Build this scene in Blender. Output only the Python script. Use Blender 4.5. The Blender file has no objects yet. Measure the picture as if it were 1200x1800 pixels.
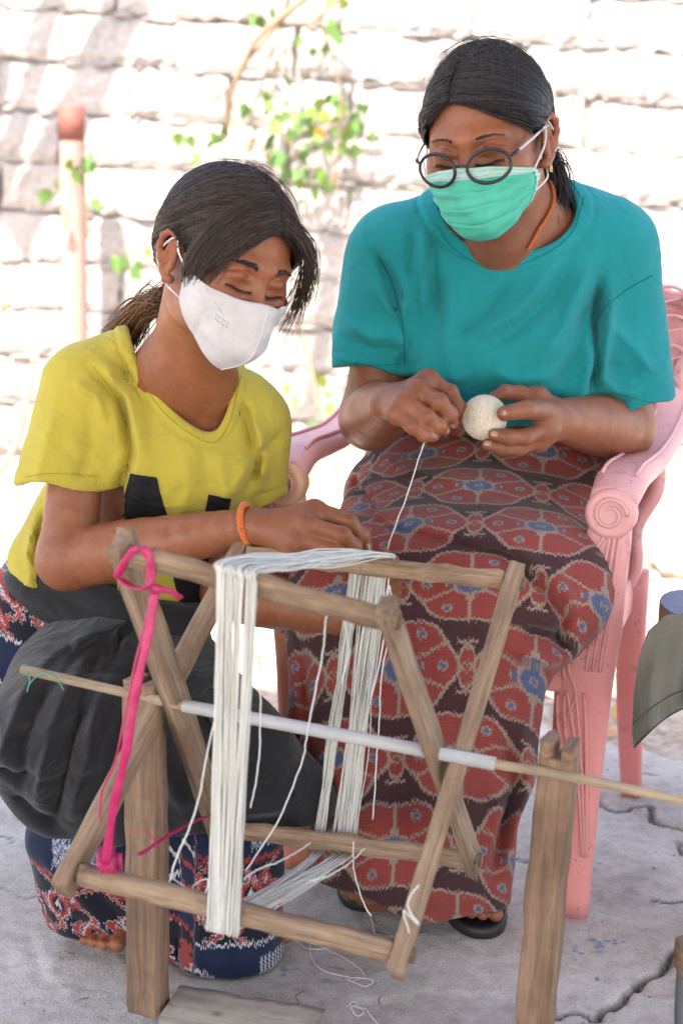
# Two women in masks winding white cotton yarn from a wooden swift, in the shade of a porch before a sunlit block wall.
import bpy, math, random
import numpy as np
from mathutils import Vector, Matrix
from mathutils.bvhtree import BVHTree
R_ = math.radians
rng = np.random.default_rng(11)
random.seed(11)
import time; _t0 = time.time()
def tick(n): print('TICK', n, round(time.time() - _t0, 1), flush=True)
scene = bpy.context.scene
COL = scene.collection

# ------------------------------------------------------------------ camera
CAM_H, PITCH, ROLL, FPX = 1.03, R_(12.0), R_(1.4), 2700.0
_F = np.array([0, math.cos(PITCH), -math.sin(PITCH)])
_r0 = np.array([1.0, 0, 0]); _u0 = np.array([0, math.sin(PITCH), math.cos(PITCH)])
_Rt = math.cos(ROLL) * _r0 + math.sin(ROLL) * _u0
_Up = -math.sin(ROLL) * _r0 + math.cos(ROLL) * _u0
cam_d = bpy.data.cameras.new('camera'); cam = bpy.data.objects.new('camera', cam_d); COL.objects.link(cam)
cam_d.sensor_fit = 'VERTICAL'; cam_d.sensor_height = 36.0; cam_d.lens = FPX / 1800 * 36
cam_d.clip_start = 0.05; cam_d.clip_end = 400
M = Matrix.Identity(4)
for i in range(3):
    M[i][0] = _Rt[i]; M[i][1] = _Up[i]; M[i][2] = -_F[i]
M[2][3] = CAM_H
cam.matrix_world = M
cam_d.dof.use_dof = True; cam_d.dof.focus_distance = 2.06; cam_d.dof.aperture_fstop = 4.0
cam_d.dof.aperture_blades = 9
scene.camera = cam

# ------------------------------------------------------------------ daylight
SUN_EL, SUN_AZ = R_(58), R_(-22)      # azimuth measured from -Y (behind the camera) towards -X (left)
world = bpy.data.worlds.new('World'); scene.world = world; world.use_nodes = True
wn = world.node_tree.nodes; wl = world.node_tree.links
sky = wn.new('ShaderNodeTexSky'); sky.sky_type = 'NISHITA'; sky.sun_disc = False
sky.sun_elevation = SUN_EL
sky.air_density = 1.2; sky.dust_density = 2.0
sun_vec = Vector((math.sin(SUN_AZ) * math.cos(SUN_EL), -math.cos(SUN_AZ) * math.cos(SUN_EL), math.sin(SUN_EL)))  # towards the sun
sky.sun_rotation = math.atan2(sun_vec.x, sun_vec.y)
wl.new(sky.outputs[0], wn['Background'].inputs[0]); wn['Background'].inputs[1].default_value = 0.15
sl = bpy.data.lights.new('sun', 'SUN'); so = bpy.data.objects.new('sun', sl); COL.objects.link(so)
sl.energy = 4.2; sl.angle = R_(0.5); sl.color = (1.0, 0.955, 0.89)
so.rotation_euler = sun_vec.to_track_quat('Z', 'Y').to_euler()
so.location = (0, 0, 6)
scene.view_settings.view_transform = 'Standard'; scene.view_settings.look = 'None'
scene.view_settings.gamma = 1; scene.view_settings.use_curve_mapping = False
scene.view_settings.exposure = 2.1
scene.view_settings.use_white_balance = True; scene.view_settings.white_balance_temperature = 7200; scene.view_settings.white_balance_tint = 11
scene.render.engine = 'CYCLES'
scene.cycles.use_denoising = True
scene.cycles.max_bounces = 8; scene.cycles.diffuse_bounces = 5; scene.cycles.transparent_max_bounces = 8

ROOF_Y = 1.72   # the porch roof ends here; beyond it the sun reaches the ground

# ------------------------------------------------------------------ helpers
def P(px, py, Y):
    """the place at distance Y in front of the camera post that lies along a line of sight"""
    d = _F + _Rt * ((px - 600) / FPX) - _Up * ((py - 900) / FPX)
    t = Y / d[1]
    return np.array([0, 0, CAM_H]) + d * t
def G(px, py, z=0.0):
    d = _F + _Rt * ((px - 600) / FPX) - _Up * ((py - 900) / FPX)
    t = (z - CAM_H) / d[2]
    return np.array([0, 0, CAM_H]) + d * t
def nrm(v):
    v = np.asarray(v, float); return v / (np.linalg.norm(v) + 1e-12)

def empty(name, loc, label=None, cat=None, group=None, kind=None):
    o = bpy.data.objects.new(name, None); COL.objects.link(o); o.location = Vector(loc)
    o.empty_display_size = 0.05
    tag(o, label, cat, group, kind); return o
def tag(o, label=None, cat=None, group=None, kind=None, category=None):
    cat = cat or category
    for k, v in (('label', label), ('category', cat), ('group', group), ('kind', kind)):
        if v: o[k] = v
    return o
def mesh_data(name, V, F, mat=None, smooth=True, colors=None, uv=None):
    """V (n,3); F: (m,3) or (m,4) array, or a list of mixed polygons"""
    me = bpy.data.meshes.new(name)
    V = np.asarray(V, np.float32)
    if isinstance(F, np.ndarray):
        k = F.shape[1]; m = len(F)
        me.vertices.add(len(V)); me.vertices.foreach_set('co', V.ravel())
        me.loops.add(m * k); me.loops.foreach_set('vertex_index', F.astype(np.int32).ravel())
        me.polygons.add(m); me.polygons.foreach_set('loop_start', np.arange(0, m * k, k, dtype=np.int32))
        me.update(calc_edges=True)
    else:
        me.from_pydata([tuple(map(float, v)) for v in V], [], [tuple(int(i) for i in f) for f in F])
        me.update()
    me.polygons.foreach_set('use_smooth', np.full(len(me.polygons), bool(smooth)))
    if colors is None: colors = np.ones((len(V), 3), np.float32)
    if colors is not None:
        a = me.color_attributes.new('tint', 'FLOAT_COLOR', 'POINT')
        c = np.ones((len(V), 4), np.float32); c[:, :colors.shape[1]] = colors
        a.data.foreach_set('color', c.ravel())
    if uv is not None:
        l = me.uv_layers.new(name='uv')
        idx = np.zeros(len(me.loops), np.int32); me.loops.foreach_get('vertex_index', idx)
        l.data.foreach_set('uv', np.asarray(uv, np.float32)[idx].ravel())
    if mat is not None and 'wood' in mat.name or mat is not None and 'stick' in mat.name:
        c = V - V.mean(0); _, _, W_ = np.linalg.svd(c - c.mean(0), full_matrices=False); g = me.attributes.new('grain', 'FLOAT_VECTOR', 'POINT')
        g.data.foreach_set('vector', ((c @ W_.T) + np.array([float(np.abs(V).sum() % 7.3), 0, 0])).astype(np.float32).ravel())
    if mat is not None: me.materials.append(mat)
    return me
def put(name, V, F, mat, parent=None, smooth=True, colors=None, uv=None, origin=None, **tags):
    """link one mesh object; V in world space; a child keeps its parent's place as its own origin"""
    V = np.asarray(V, float)
    if parent is not None:
        off = np.array(world_loc(parent))
    else:
        off = np.array(origin) if origin is not None else np.array([V[:, 0].mean(), V[:, 1].mean(), V[:, 2].min()])
    me = mesh_data(name, V - off, F, mat, smooth, colors, uv)
    o = bpy.data.objects.new(name, me); COL.objects.link(o)
    if parent is not None: o.parent = parent
    else: o.location = Vector(off)
    tag(o, **tags); return o
def world_loc(o):
    l = Vector(o.location); p = o.parent
    while p: l = l + p.location; p = p.parent
    return l

class Buf:
    """collects several shapes into one mesh"""
    def __init__(s): s.V = []; s.F = []; s.n = 0; s.C = []
    def add(s, V, F, c=None):
        V = np.asarray(V, float)
        s.V.append(V); s.F += [tuple(int(i) + s.n for i in f) for f in F]; s.n += len(V)
        s.C.append(np.tile(np.array(c if c is not None else (1, 1, 1), float), (len(V), 1)))
        return s
    def put(s, name, mat, parent=None, smooth=True, **k):
        return put(name, np.vstack(s.V), s.F, mat, parent, smooth, colors=np.vstack(s.C), **k)

def frames(path):
    path = np.asarray(path, float); n = len(path)
    T = np.gradient(path, axis=0); T /= np.linalg.norm(T, axis=1)[:, None] + 1e-12
    ref = np.array([0, 0, 1.0]) if abs(T[0][2]) < 0.9 else np.array([1.0, 0, 0])
    N = np.zeros_like(T); N[0] = nrm(np.cross(T[0], ref))
    for i in range(1, n):
        v = N[i - 1] - T[i] * np.dot(N[i - 1], T[i]); N[i] = nrm(v)
    return T, N, np.cross(T, N)
def tube(path, r, k=8, cap=True, flat=1.0, N=None):
    """round sweep; r scalar or per point"""
    path = np.asarray(path, float); n = len(path)
    r = np.broadcast_to(np.asarray(r, float), (n,))
    T, N0, B = frames(path)
    if N is not None:
        N0 = np.tile(nrm(N), (n, 1)); N0 = N0 - T * (N0 * T).sum(1)[:, None]; N0 /= np.linalg.norm(N0, axis=1)[:, None]; B = np.cross(T, N0)
    a = np.linspace(0, 2 * np.pi, k, endpoint=False)
    V = path[:, None, :] + r[:, None, None] * (np.cos(a)[None, :, None] * N0[:, None, :] + flat * np.sin(a)[None, :, None] * B[:, None, :])
    V = V.reshape(-1, 3); F = []
    for i in range(n - 1):
        for j in range(k):
            q = (j + 1) % k
            F.append((i * k + j, i * k + q, (i + 1) * k + q, (i + 1) * k + j))
    if cap: F.append(tuple(range(k))[::-1]); F.append(tuple((n - 1) * k + j for j in range(k)))
    return V, F
def spline(pts, n):
    """Catmull-Rom through pts, n samples"""
    p = np.asarray(pts, float)
    if len(p) < 3:
        t = np.linspace(0, 1, n)[:, None]; return p[0] * (1 - t) + p[-1] * t
    p = np.vstack([2 * p[0] - p[1], p, 2 * p[-1] - p[-2]])
    m = len(p) - 3; out = []
    for s in np.linspace(0, m - 1e-9, n):
        i = int(s); t = s - i
        a, b, c, d = p[i:i + 4]
        out.append(0.5 * ((2 * b) + (c - a) * t + (2 * a - 5 * b + 4 * c - d) * t * t + (3 * b - a - 3 * c + d) * t ** 3))
    return np.array(out)
def loft(rings, cap=True, closed=True):
    rings = np.asarray(rings, float); n, k = rings.shape[:2]; F = []
    for i in range(n - 1):
        for j in range(k if closed else k - 1):
            q = (j + 1) % k
            F.append((i * k + j, i * k + q, (i + 1) * k + q, (i + 1) * k + j))
    if cap: F.append(tuple(range(k))[::-1]); F.append(tuple((n - 1) * k + j for j in range(k)))
    return rings.reshape(-1, 3), F
def rough_bar(a, b, w, h, side, seg=10, bev=0.16, jit=0.0012, seed=0, warp=0.0, endjit=0.0):
    """hand-cut timber between a and b: bevelled rectangular section, slightly uneven; w along `side`, h across"""
    r = np.random.default_rng(seed)
    a = np.asarray(a, float); b = np.asarray(b, float)
    T = nrm(b - a); S = nrm(np.asarray(side, float) - T * np.dot(side, T)); U = np.cross(T, S)
    c = bev
    prof = [(-1, -1 + 2 * c), (-1, 1 - 2 * c), (-1 + 2 * c * .8, 1), (1 - 2 * c * .8, 1), (1, 1 - 2 * c), (1, -1 + 2 * c), (1 - 2 * c * .8, -1), (-1 + 2 * c * .8, -1)]
    rings = []
    ts = np.concatenate([[0, 0.006], np.linspace(0.03, 0.97, seg), [0.994, 1.0]])
    wob = r.normal(0, 1, (len(ts), 2)) * warp
    off = r.normal(0, 1, (8, 2)) * jit
    for i, t in enumerate(ts):
        e = 0.93 if i in (0, len(ts) - 1) else 1.0
        q = []
        for j, (x, y) in enumerate(prof):
            jx, jy = off[j] * 1.2 + r.normal(0, 1, 2) * jit * .45
            q.append(a + (b - a) * t + S * (x * w / 2 * e + jx + wob[i, 0]) + U * (y * h / 2 * e + jy + wob[i, 1]))
        rings.append(q)
    return loft(rings)
def box(c, s, rot=None, bev=0.0):
    """bevel-less or 24-corner chamfered box"""
    c = np.asarray(c, float); s = np.asarray(s, float) / 2
    if bev <= 0:
        V = np.array([(x, y, z) for x in (-1, 1) for y in (-1, 1) for z in (-1, 1)], float) * s
        F = [(0, 1, 3, 2), (4, 6, 7, 5), (0, 4, 5, 1), (2, 3, 7, 6), (0, 2, 6, 4), (1, 5, 7, 3)]
    else:
        V = []; b = bev
        for x in (-1, 1):
            for y in (-1, 1):
                for z in (-1, 1):
                    V += [(x * s[0], y * (s[1] - b), z * (s[2] - b)), (x * (s[0] - b), y * s[1], z * (s[2] - b)), (x * (s[0] - b), y * (s[1] - b), z * s[2])]
        V = np.array(V, float)
        I = lambda x, y, z, k: ((x > 0) * 4 + (y > 0) * 2 + (z > 0)) * 3 + k
        F = []
        for x in (-1, 1): F.append([I(x, y, z, 0) for y, z in ((-1, -1), (-1, 1), (1, 1), (1, -1))][::(1 if x < 0 else -1)])
        for y in (-1, 1): F.append([I(x, y, z, 1) for x, z in ((-1, -1), (1, -1), (1, 1), (-1, 1))][::(1 if y < 0 else -1)])
        for z in (-1, 1): F.append([I(x, y, z, 2) for x, y in ((-1, -1), (-1, 1), (1, 1), (1, -1))][::(1 if z < 0 else -1)])
        for x in (-1, 1):
            for y in (-1, 1): F.append([I(x, y, -1, 0), I(x, y, 1, 0), I(x, y, 1, 1), I(x, y, -1, 1)][::(1 if x * y < 0 else -1)][::-1])
            for z in (-1, 1): F.append([I(x, -1, z, 0), I(x, 1, z, 0), I(x, 1, z, 2), I(x, -1, z, 2)][::(1 if x * z < 0 else -1)])
        for y in (-1, 1):
            for z in (-1, 1): F.append([I(-1, y, z, 1), I(1, y, z, 1), I(1, y, z, 2), I(-1, y, z, 2)][::(1 if y * z < 0 else -1)][::-1])
        for x in (-1, 1):
            for y in (-1, 1):
                for z in (-1, 1): F.append([I(x, y, z, 0), I(x, y, z, 1), I(x, y, z, 2)][::(1 if x * y * z > 0 else -1)])
    if rot is not None: V = V @ np.asarray(rot, float).T
    return V + c, F

# ---- smooth value noise from sums of sines (cheap, vectorised)
_ns = np.random.default_rng(5)
_ND = _ns.normal(0, 1, (24, 3)); _ND /= np.linalg.norm(_ND, axis=1)[:, None]; _NP = _ns.uniform(0, 6.28, 24)
def wob(p, freq, seed=0, n=7):
    out = np.zeros(len(p))
    for i in range(n):
        j = (i * 3 + seed * 5) % 24
        out += np.sin(p @ _ND[j] * freq * (1 + 0.37 * i) * 6.283 + _NP[j] + seed + 2.1 * np.sin(p @ _ND[(j + 7) % 24] * freq * 3.1 + i))
    return out / n

# ------------------------------------------------------------------ implicit surfaces
def smin(a, b, k):
    if k <= 0: return np.minimum(a, b)
    h = np.maximum(k - np.abs(a - b), 0) / k
    return np.minimum(a, b) - h * h * k * 0.25
def smax(a, b, k): return -smin(-a, -b, k)
class Body:
    def __init__(s): s.p = []
    def cone(s, a, b, ra, rb, k=0.01, n=None, sc=1.0, op='u'):
        a = np.asarray(a, float); b = np.asarray(b, float)
        if n is not None: n = nrm(n)
        def f(p):
            pa = p - a; ba = b - a
            if n is not None:
                c = pa @ n; pa = pa - np.outer(c * (1 - 1 / sc), n)
                cb = ba @ n; ba = ba - cb * (1 - 1 / sc) * n
            t = np.clip(pa @ ba / (ba @ ba + 1e-12), 0, 1)
            return np.linalg.norm(pa - t[:, None] * ba, axis=1) - (ra + (rb - ra) * t)
        s.p.append((f, k, op, a, b - a, max(ra, rb) * sc)); return s
    def chain(s, pts, rs, k=0.01, k2=None, **kw):
        for i in range(len(pts) - 1): s.cone(pts[i], pts[i + 1], rs[i], rs[i + 1], k if i == 0 or k2 is None else k2, **kw)
        return s
    def limb(s, pts, rs, k=.004, n=12, k0=.02):
        q = spline(pts, n); rr = spline(np.array([[v, 0, 0] for v in rs]), n)[:, 0]
        for i in range(n - 1): s.cone(q[i], q[i + 1], rr[i], rr[i + 1], k0 if i == 0 else k)
        return s
    def ell(s, c, r, k=0.01, A=None, op='u'):
        """A rows = axes"""
        c = np.asarray(c, float); r = np.asarray(r, float); A = np.eye(3) if A is None else np.asarray(A, float)
        def f(p):
            q = (p - c) @ A.T
            k0 = np.linalg.norm(q / r, axis=1); k1 = np.linalg.norm(q / (r * r), axis=1) + 1e-9
            return np.where(k0 < 1e-3, -r.min(), k0 * (k0 - 1) / k1)
        s.p.append((f, k, op, c, np.zeros(3), r.max())); return s
    def __call__(s, p):
        c = (p.min(0) + p.max(0)) / 2; rad = np.linalg.norm(p.max(0) - c)
        d = np.full(len(p), 0.5)
        for f, k, op, pa, pd, pr in s.p:
            w = c - pa; t = min(1.0, max(0.0, float(w @ pd) / (float(pd @ pd) + 1e-12))); w = w - pd * t
            if math.sqrt(float(w @ w)) - pr - rad > .060 + k: continue
            v = f(p)
            d = smin(d, v, k) if op == 'u' else smax(d, -v, k)
        return d
_CE = np.array([(0, 4), (1, 5), (2, 6), (3, 7), (0, 2), (1, 3), (4, 6), (5, 7), (0, 1), (2, 3), (4, 5), (6, 7)])
_CO = np.array([(x, y, z) for x in (0, 1) for y in (0, 1) for z in (0, 1)])
def sdf_mesh(f, lo, hi, h, B=14, margin=1.25):
    lo = np.asarray(lo, float); hi = np.asarray(hi, float)
    nb = np.maximum(1, np.ceil((hi - lo) / (h * B)).astype(int))
    bi = np.stack(np.meshgrid(*[np.arange(k) for k in nb], indexing='ij'), -1).reshape(-1, 3)
    cen = lo + (bi + 0.5) * h * B
    d = f(cen)
    act = bi[np.abs(d) < h * B * 0.866 * margin + 0.012]
    N = nb * B + 2
    g = np.stack(np.meshgrid(*[np.arange(B + 1)] * 3, indexing='ij'), -1).reshape(-1, 3)
    VS, ID, ED = [], [], []
    enc = lambda q: (q[..., 0].astype(np.int64) * N[1] + q[..., 1]) * N[2] + q[..., 2]
    for b in act:
        base = b * B
        v = f(lo + (base + g) * h).reshape(B + 1, B + 1, B + 1)
        s = v < 0
        if s.all() or not s.any(): continue
        c8 = np.stack([v[x:B + x, y:B + y, z:B + z] for x, y, z in _CO], -1)
        n8 = (c8 < 0).sum(-1); m = (n8 > 0) & (n8 < 8)
        ijk = np.argwhere(m); c = c8[m]
        va, vb = c[:, _CE[:, 0]], c[:, _CE[:, 1]]
        cr = (va < 0) != (vb < 0)
        t = np.where(cr, va / np.where(cr, va - vb, 1), 0)
        pos = _CO[_CE[:, 0]][None] + t[..., None] * (_CO[_CE[:, 1]] - _CO[_CE[:, 0]])[None]
        pos = (pos * cr[..., None]).sum(1) / cr.sum(1)[:, None]
        VS.append(lo + (base + ijk + pos) * h); ID.append(enc(ijk + base))
        for ax in range(3):
            sl0 = [slice(0, B)] * 3; sl1 = [slice(0, B)] * 3; sl1[ax] = slice(1, B + 1)
            e0, e1 = s[tuple(sl0)], s[tuple(sl1)]
            q = np.argwhere(e0 != e1)
            if len(q): ED.append(np.column_stack([q + base, np.full(len(q), ax), e0[tuple(q.T)]]))
    V = np.vstack(VS); ids = np.concatenate(ID); o = np.argsort(ids); ids = ids[o]; V = V[o]
    E = np.vstack(ED); quads = []
    for ax in range(3):
        e = E[E[:, 3] == ax]; q = e[:, :3]; u, w = (ax + 1) % 3, (ax + 2) % 3
        du = np.zeros(3, int); du[u] = 1; dw = np.zeros(3, int); dw[w] = 1
        ok = (q[:, u] > 0) & (q[:, w] > 0); q = q[ok]; e = e[ok]
        cs = [enc(q - du - dw), enc(q - dw), enc(q), enc(q - du)]
        ix = [np.clip(np.searchsorted(ids, c), 0, len(ids) - 1) for c in cs]
        good = np.all([ids[i] == c for i, c in zip(ix, cs)], axis=0)
        Q = np.stack(ix, 1)[good]; sg = e[good][:, 4] == 1
        Q[~sg] = Q[~sg][:, ::-1]
        quads.append(Q)
    return V, np.vstack(quads)
def sdf_regions(f, coarse, fine):
    """one mesh of a coarse box and finer boxes inside it"""
    V, F = sdf_mesh(f, *coarse)
    inside = np.zeros(len(V), bool)
    for lo, hi, h in fine: inside |= np.all((V > np.array(lo) + h) & (V < np.array(hi) - h), axis=1)
    F = F[~inside[F].all(1)]
    Vs, Fs, n = [V], [F], len(V)
    for lo, hi, h in fine:
        v, q = sdf_mesh(f, lo, hi, h); Vs.append(v); Fs.append(q + n); n += len(v)
    V = np.vstack(Vs); F = np.vstack(Fs)
    used = np.unique(F); m = np.full(len(V), -1); m[used] = np.arange(len(used))
    return V[used], m[F]
def grad(f, p, e=0.0008):
    g = np.stack([f(p + np.eye(3)[i] * e) - f(p - np.eye(3)[i] * e) for i in range(3)], 1)
    return g / (np.linalg.norm(g, axis=1)[:, None] + 1e-9)
def snap(f, p, off=0.0, it=5):
    p = np.array(p, float)
    for _ in range(it):
        g = np.stack([f(p + np.eye(3)[i] * .001) - f(p - np.eye(3)[i] * .001) for i in range(3)], 1) / .002
        d = f(p) - off
        p -= g * (d / np.maximum((g * g).sum(1), .15))[:, None]
    return p

# ------------------------------------------------------------------ materials
class NT:
    def __init__(s, name, rough=0.6, **kw):
        s.m = bpy.data.materials.new(name); s.m.use_nodes = True; s.t = s.m.node_tree; s.b = s.t.nodes['Principled BSDF']
        s.b.inputs['Roughness'].default_value = rough
        for k, v in kw.items(): s.b.inputs[k.replace('_', ' ')].default_value = v
    def n(s, typ, **kw):
        n = s.t.nodes.new('ShaderNode' + typ)
        for k, v in kw.items():
            if hasattr(n, k): setattr(n, k, v)
            else: n.inputs[k.replace('_', ' ')].default_value = v
        return n
    def l(s, a, b): s.t.links.new(a, b)
    def co(s, kind='Object', scale=None):
        c = s.n('TexCoord').outputs[kind]
        if scale is not None:
            m = s.n('Mapping'); m.inputs['Scale'].default_value = scale; s.l(c, m.inputs[0]); c = m.outputs[0]
        return c
    def noise(s, scale, detail=4, rough=.55, co=None, dist=0.0):
        n = s.n('TexNoise'); n.inputs['Scale'].default_value = scale; n.inputs['Detail'].default_value = detail
        n.inputs['Roughness'].default_value = rough; n.inputs['Distortion'].default_value = dist
        s.l(co if co is not None else s.co(), n.inputs['Vector']); return n.outputs[0]
    def ramp(s, fac, *stops):
        r = s.n('ValToRGB'); e = r.color_ramp.elements
        while len(e) < len(stops): e.new(0.5)
        for el, (p, c) in zip(e, stops):
            el.position = p; el.color = (*c, 1) if len(c) == 3 else c
        s.l(fac, r.inputs[0]); return r.outputs[0]
    def mix(s, fac, a, b, mode='MIX'):
        m = s.n('Mix', data_type='RGBA', blend_type=mode)
        for v, i in ((fac, 0), (a, 6), (b, 7)):
            if isinstance(v, (int, float)): m.inputs[i].default_value = v
            elif isinstance(v, tuple): m.inputs[i].default_value = (*v, 1)
            else: s.l(v, m.inputs[i])
        return m.outputs[2]
    def math(s, op, a, b=0.0, c=0.0):
        m = s.n('Math', operation=op)
        for i, v in enumerate((a, b, c)):
            if isinstance(v, (int, float)): m.inputs[i].default_value = v
            else: s.l(v, m.inputs[i])
        return m.outputs[0]
    def bump(s, h, strength=.3, dist=.002, prev=None):
        b = s.n('Bump'); b.inputs['Strength'].default_value = strength; b.inputs['Distance'].default_value = dist
        s.l(h, b.inputs['Height'])
        if prev is not None: s.l(prev, b.inputs['Normal'])
        return b.outputs[0]
    def color(s, c):
        if isinstance(c, tuple): s.b.inputs['Base Color'].default_value = (*c, 1)
        else: s.l(c, s.b.inputs['Base Color'])
        return s
    def normal(s, n): s.l(n, s.b.inputs['Normal']); return s
    def tint(s):
        a = s.n('Attribute'); a.attribute_name = 'tint'; return a.outputs['Color']

def skin_mat(name, base):
    t = NT(name, .47); n1 = t.noise(9, 5, .6); n2 = t.noise(170, 3, .6)
    lo = tuple(c * .84 for c in base); hi = (min(1, base[0] * 1.1), base[1] * 1.12, base[2] * 1.14)
    c = t.ramp(n1, (.3, lo), (.7, hi)); c = t.mix(1.0, c, t.tint(), 'MULTIPLY')
    n3 = t.noise(42, 4, .65)
    c = t.mix(.5, c, t.ramp(n3, (.36, (.78, .70, .66)), (.6, (1.08, 1.05, 1.03))), 'MULTIPLY')
    c = t.mix(.4, c, t.ramp(n2, (.35, (.76, .74, .72)), (.65, (1, 1, 1))), 'MULTIPLY')
    t.color(c); t.b.inputs['Subsurface Weight'].default_value = .14
    t.b.inputs['Subsurface Radius'].default_value = (1, .35, .2); t.b.inputs['Subsurface Scale'].default_value = .006
    t.normal(t.bump(n2, .4, .0013, t.bump(n3, .25, .003))); t.b.inputs['Specular IOR Level'].default_value = .42
    v = t.n('TexVoronoi'); v.inputs['Scale'].default_value = 420; t.l(t.co(), v.inputs['Vector'])
    t.normal(t.bump(v.outputs[0], .18, .0008, t.b.inputs['Normal'].links[0].from_socket))
    t.l(t.ramp(t.noise(30, 3), (.3, (.38,) * 3), (.7, (.56,) * 3)), t.b.inputs['Roughness'])
    return t.m
SKIN_O = skin_mat('skin_brown', (.29, .106, .056))
SKIN_Y = skin_mat('skin_warm_brown', (.305, .108, .051))

def cloth_mat(name, col, rough=.9, weave=900, var=.12, sheen=.25, bumpd=.0006):
    t = NT(name, rough); n1 = t.noise(5, 4); n2 = t.noise(weave, 2)
    c = t.ramp(n1, (.3, tuple(x * (1 - var) for x in col)), (.7, tuple(min(1, x * (1 + var)) for x in col)))
    c = t.mix(.22, c, t.ramp(n2, (.3, (.6, .6, .6)), (.7, (1, 1, 1))), 'MULTIPLY')
    t.color(c); t.b.inputs['Sheen Weight'].default_value = sheen; t.b.inputs['Sheen Roughness'].default_value = .5
    t.b.inputs['Specular IOR Level'].default_value = .2
    rg = t.math('ABSOLUTE', t.math('SUBTRACT', t.noise(11, 3, .5, dist=1.2), .5)); rg = t.math('POWER', t.math('MAXIMUM', t.math('SUBTRACT', 1.0, t.math('MULTIPLY', rg, 5.0)), 0.0), 2.0)
    t.normal(t.bump(n2, .5, bumpd, t.bump(rg, .35, .0045, t.bump(t.noise(28, 4, .6), .3, .006)))); return t.m
TEAL = cloth_mat('teal_jersey', (.004, .25, .275), sheen=.08)
YELLOW = cloth_mat('yellow_jersey', (.49, .395, .060), sheen=.12)
BLACK = cloth_mat('black_cotton', (.022, .021, .023), var=.25, sheen=.22)
PRINT = cloth_mat('black_print', (.014, .014, .016), .6, sheen=0)
GREYCLOTH = cloth_mat('grey_rag', (.17, .16, .13), .9, 500, .25)

def hair_mat(name, a, b, rough=.38):
    t = NT(name, rough); c = t.ramp(t.noise(260, 2, .5), (.3, a), (.7, b)); t.color(t.mix(1.0, c, t.tint(), 'MULTIPLY'))
    t.b.inputs['Specular IOR Level'].default_value = .38; t.b.inputs['Anisotropic'].default_value = .4; return t.m
SCALP = hair_mat('scalp_hair', (.010, .008, .008), (.020, .016, .015), .8)
HAIR = hair_mat('black_hair', (.012, .010, .011), (.030, .024, .025))
HAIR_Y = hair_mat('dark_brown_hair', (.022, .014, .012), (.060, .038, .031))

def wood_mat(name, a, b, axis_scale=(40, 40, 5)):
    t = NT(name, .78); at = t.n('Attribute'); at.attribute_name = 'grain'; c0 = at.outputs['Vector']
    mp = t.n('Mapping'); mp.inputs['Scale'].default_value = axis_scale; t.l(c0, mp.inputs[0])
    g = t.noise(1.0, 6, .7, mp.outputs[0], .6); st = t.noise(9, 4, .6)
    w = t.noise(70, 4, .7)
    c = t.ramp(g, (.25, a), (.5, tuple((x + y) / 2 for x, y in zip(a, b))), (.75, b))
    c = t.mix(.7, c, t.ramp(st, (.3, (.42, .38, .36)), (.6, (1, 1, 1))), 'MULTIPLY')
    c = t.mix(t.ramp(w, (.62, (0, 0, 0)), (.72, (.45, .45, .45))), c, (.10, .06, .04))
    v = t.n('TexVoronoi'); v.inputs['Scale'].default_value = 9; t.l(c0, v.inputs['Vector'])
    c = t.mix(t.ramp(v.outputs[0], (.0, (.8, .8, .8)), (.09, (0, 0, 0))), c, (.09, .05, .03))
    t.color(t.mix(1.0, c, t.tint(), 'MULTIPLY'))
    t.normal(t.bump(g, .8, .0022, t.bump(w, .4, .0012))); return t.m
WOODM = wood_mat('old_wood', (.16, .092, .056), (.53, .365, .24), (9, 170, 170))
WOODP = wood_mat('post_wood', (.13, .068, .040), (.44, .275, .175), (7, 110, 110))
BAMBOO = wood_mat('stick_wood', (.30, .21, .13), (.58, .46, .32), (10, 300, 300))

def yarn_mat(name, col):
    t = NT(name, .95); n = t.noise(350, 3, .7); c = t.ramp(n, (.3, tuple(x * .86 for x in col)), (.7, col))
    t.color(t.mix(1.0, c, t.tint(), 'MULTIPLY')); t.b.inputs['Sheen Weight'].default_value = .3; t.normal(t.bump(n, .6, .001)); return t.m
YARN = yarn_mat('white_cotton_yarn', (.80, .78, .74))
YARNB = yarn_mat('cream_cotton_yarn', (.78, .70, .60))
def plain(name, col, rough=.5, **k): 
    t = NT(name, rough, **k)
    n = t.noise(40, 4, .6); c = t.ramp(n, (.3, tuple(x * .86 for x in col)), (.7, tuple(min(1, x * 1.06) for x in col)))
    t.color(t.mix(1.0, c, t.tint(), 'MULTIPLY')); t.normal(t.bump(t.noise(220, 3), .12, .0006)); return t.m

def image_mat(name, arr, rough=.9, bump=.4):
    h, w = arr.shape[:2]
    im = bpy.data.images.new(name, w, h, float_buffer=False)
    px = np.ones((h, w, 4), np.float32); px[..., :3] = np.clip(arr, 0, 1) ** (1 / 2.2)
    im.pixels.foreach_set(px.ravel()); im.update(); im.pack()
    t = NT(name, rough); n = t.n('TexImage'); n.image = im; n.interpolation = 'Cubic'
    u = t.n('UVMap'); u.uv_map = 'uv'; t.l(u.outputs[0], n.inputs[0])
    nn = t.noise(700, 2)
    c = t.mix(.3, n.outputs[0], t.ramp(nn, (.3, (.55,) * 3), (.7, (1,) * 3)), 'MULTIPLY')
    c = t.mix(.35, c, t.ramp(t.noise(6, 4), (.3, (.72, .7, .7)), (.7, (1, 1, 1))), 'MULTIPLY')
    t.color(c); t.b.inputs['Sheen Weight'].default_value = .15; t.b.inputs['Specular IOR Level'].default_value = .2
    t.normal(t.bump(nn, bump, .0007, t.bump(t.noise(30, 4, .6), .2, .006))); return t.m

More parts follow.
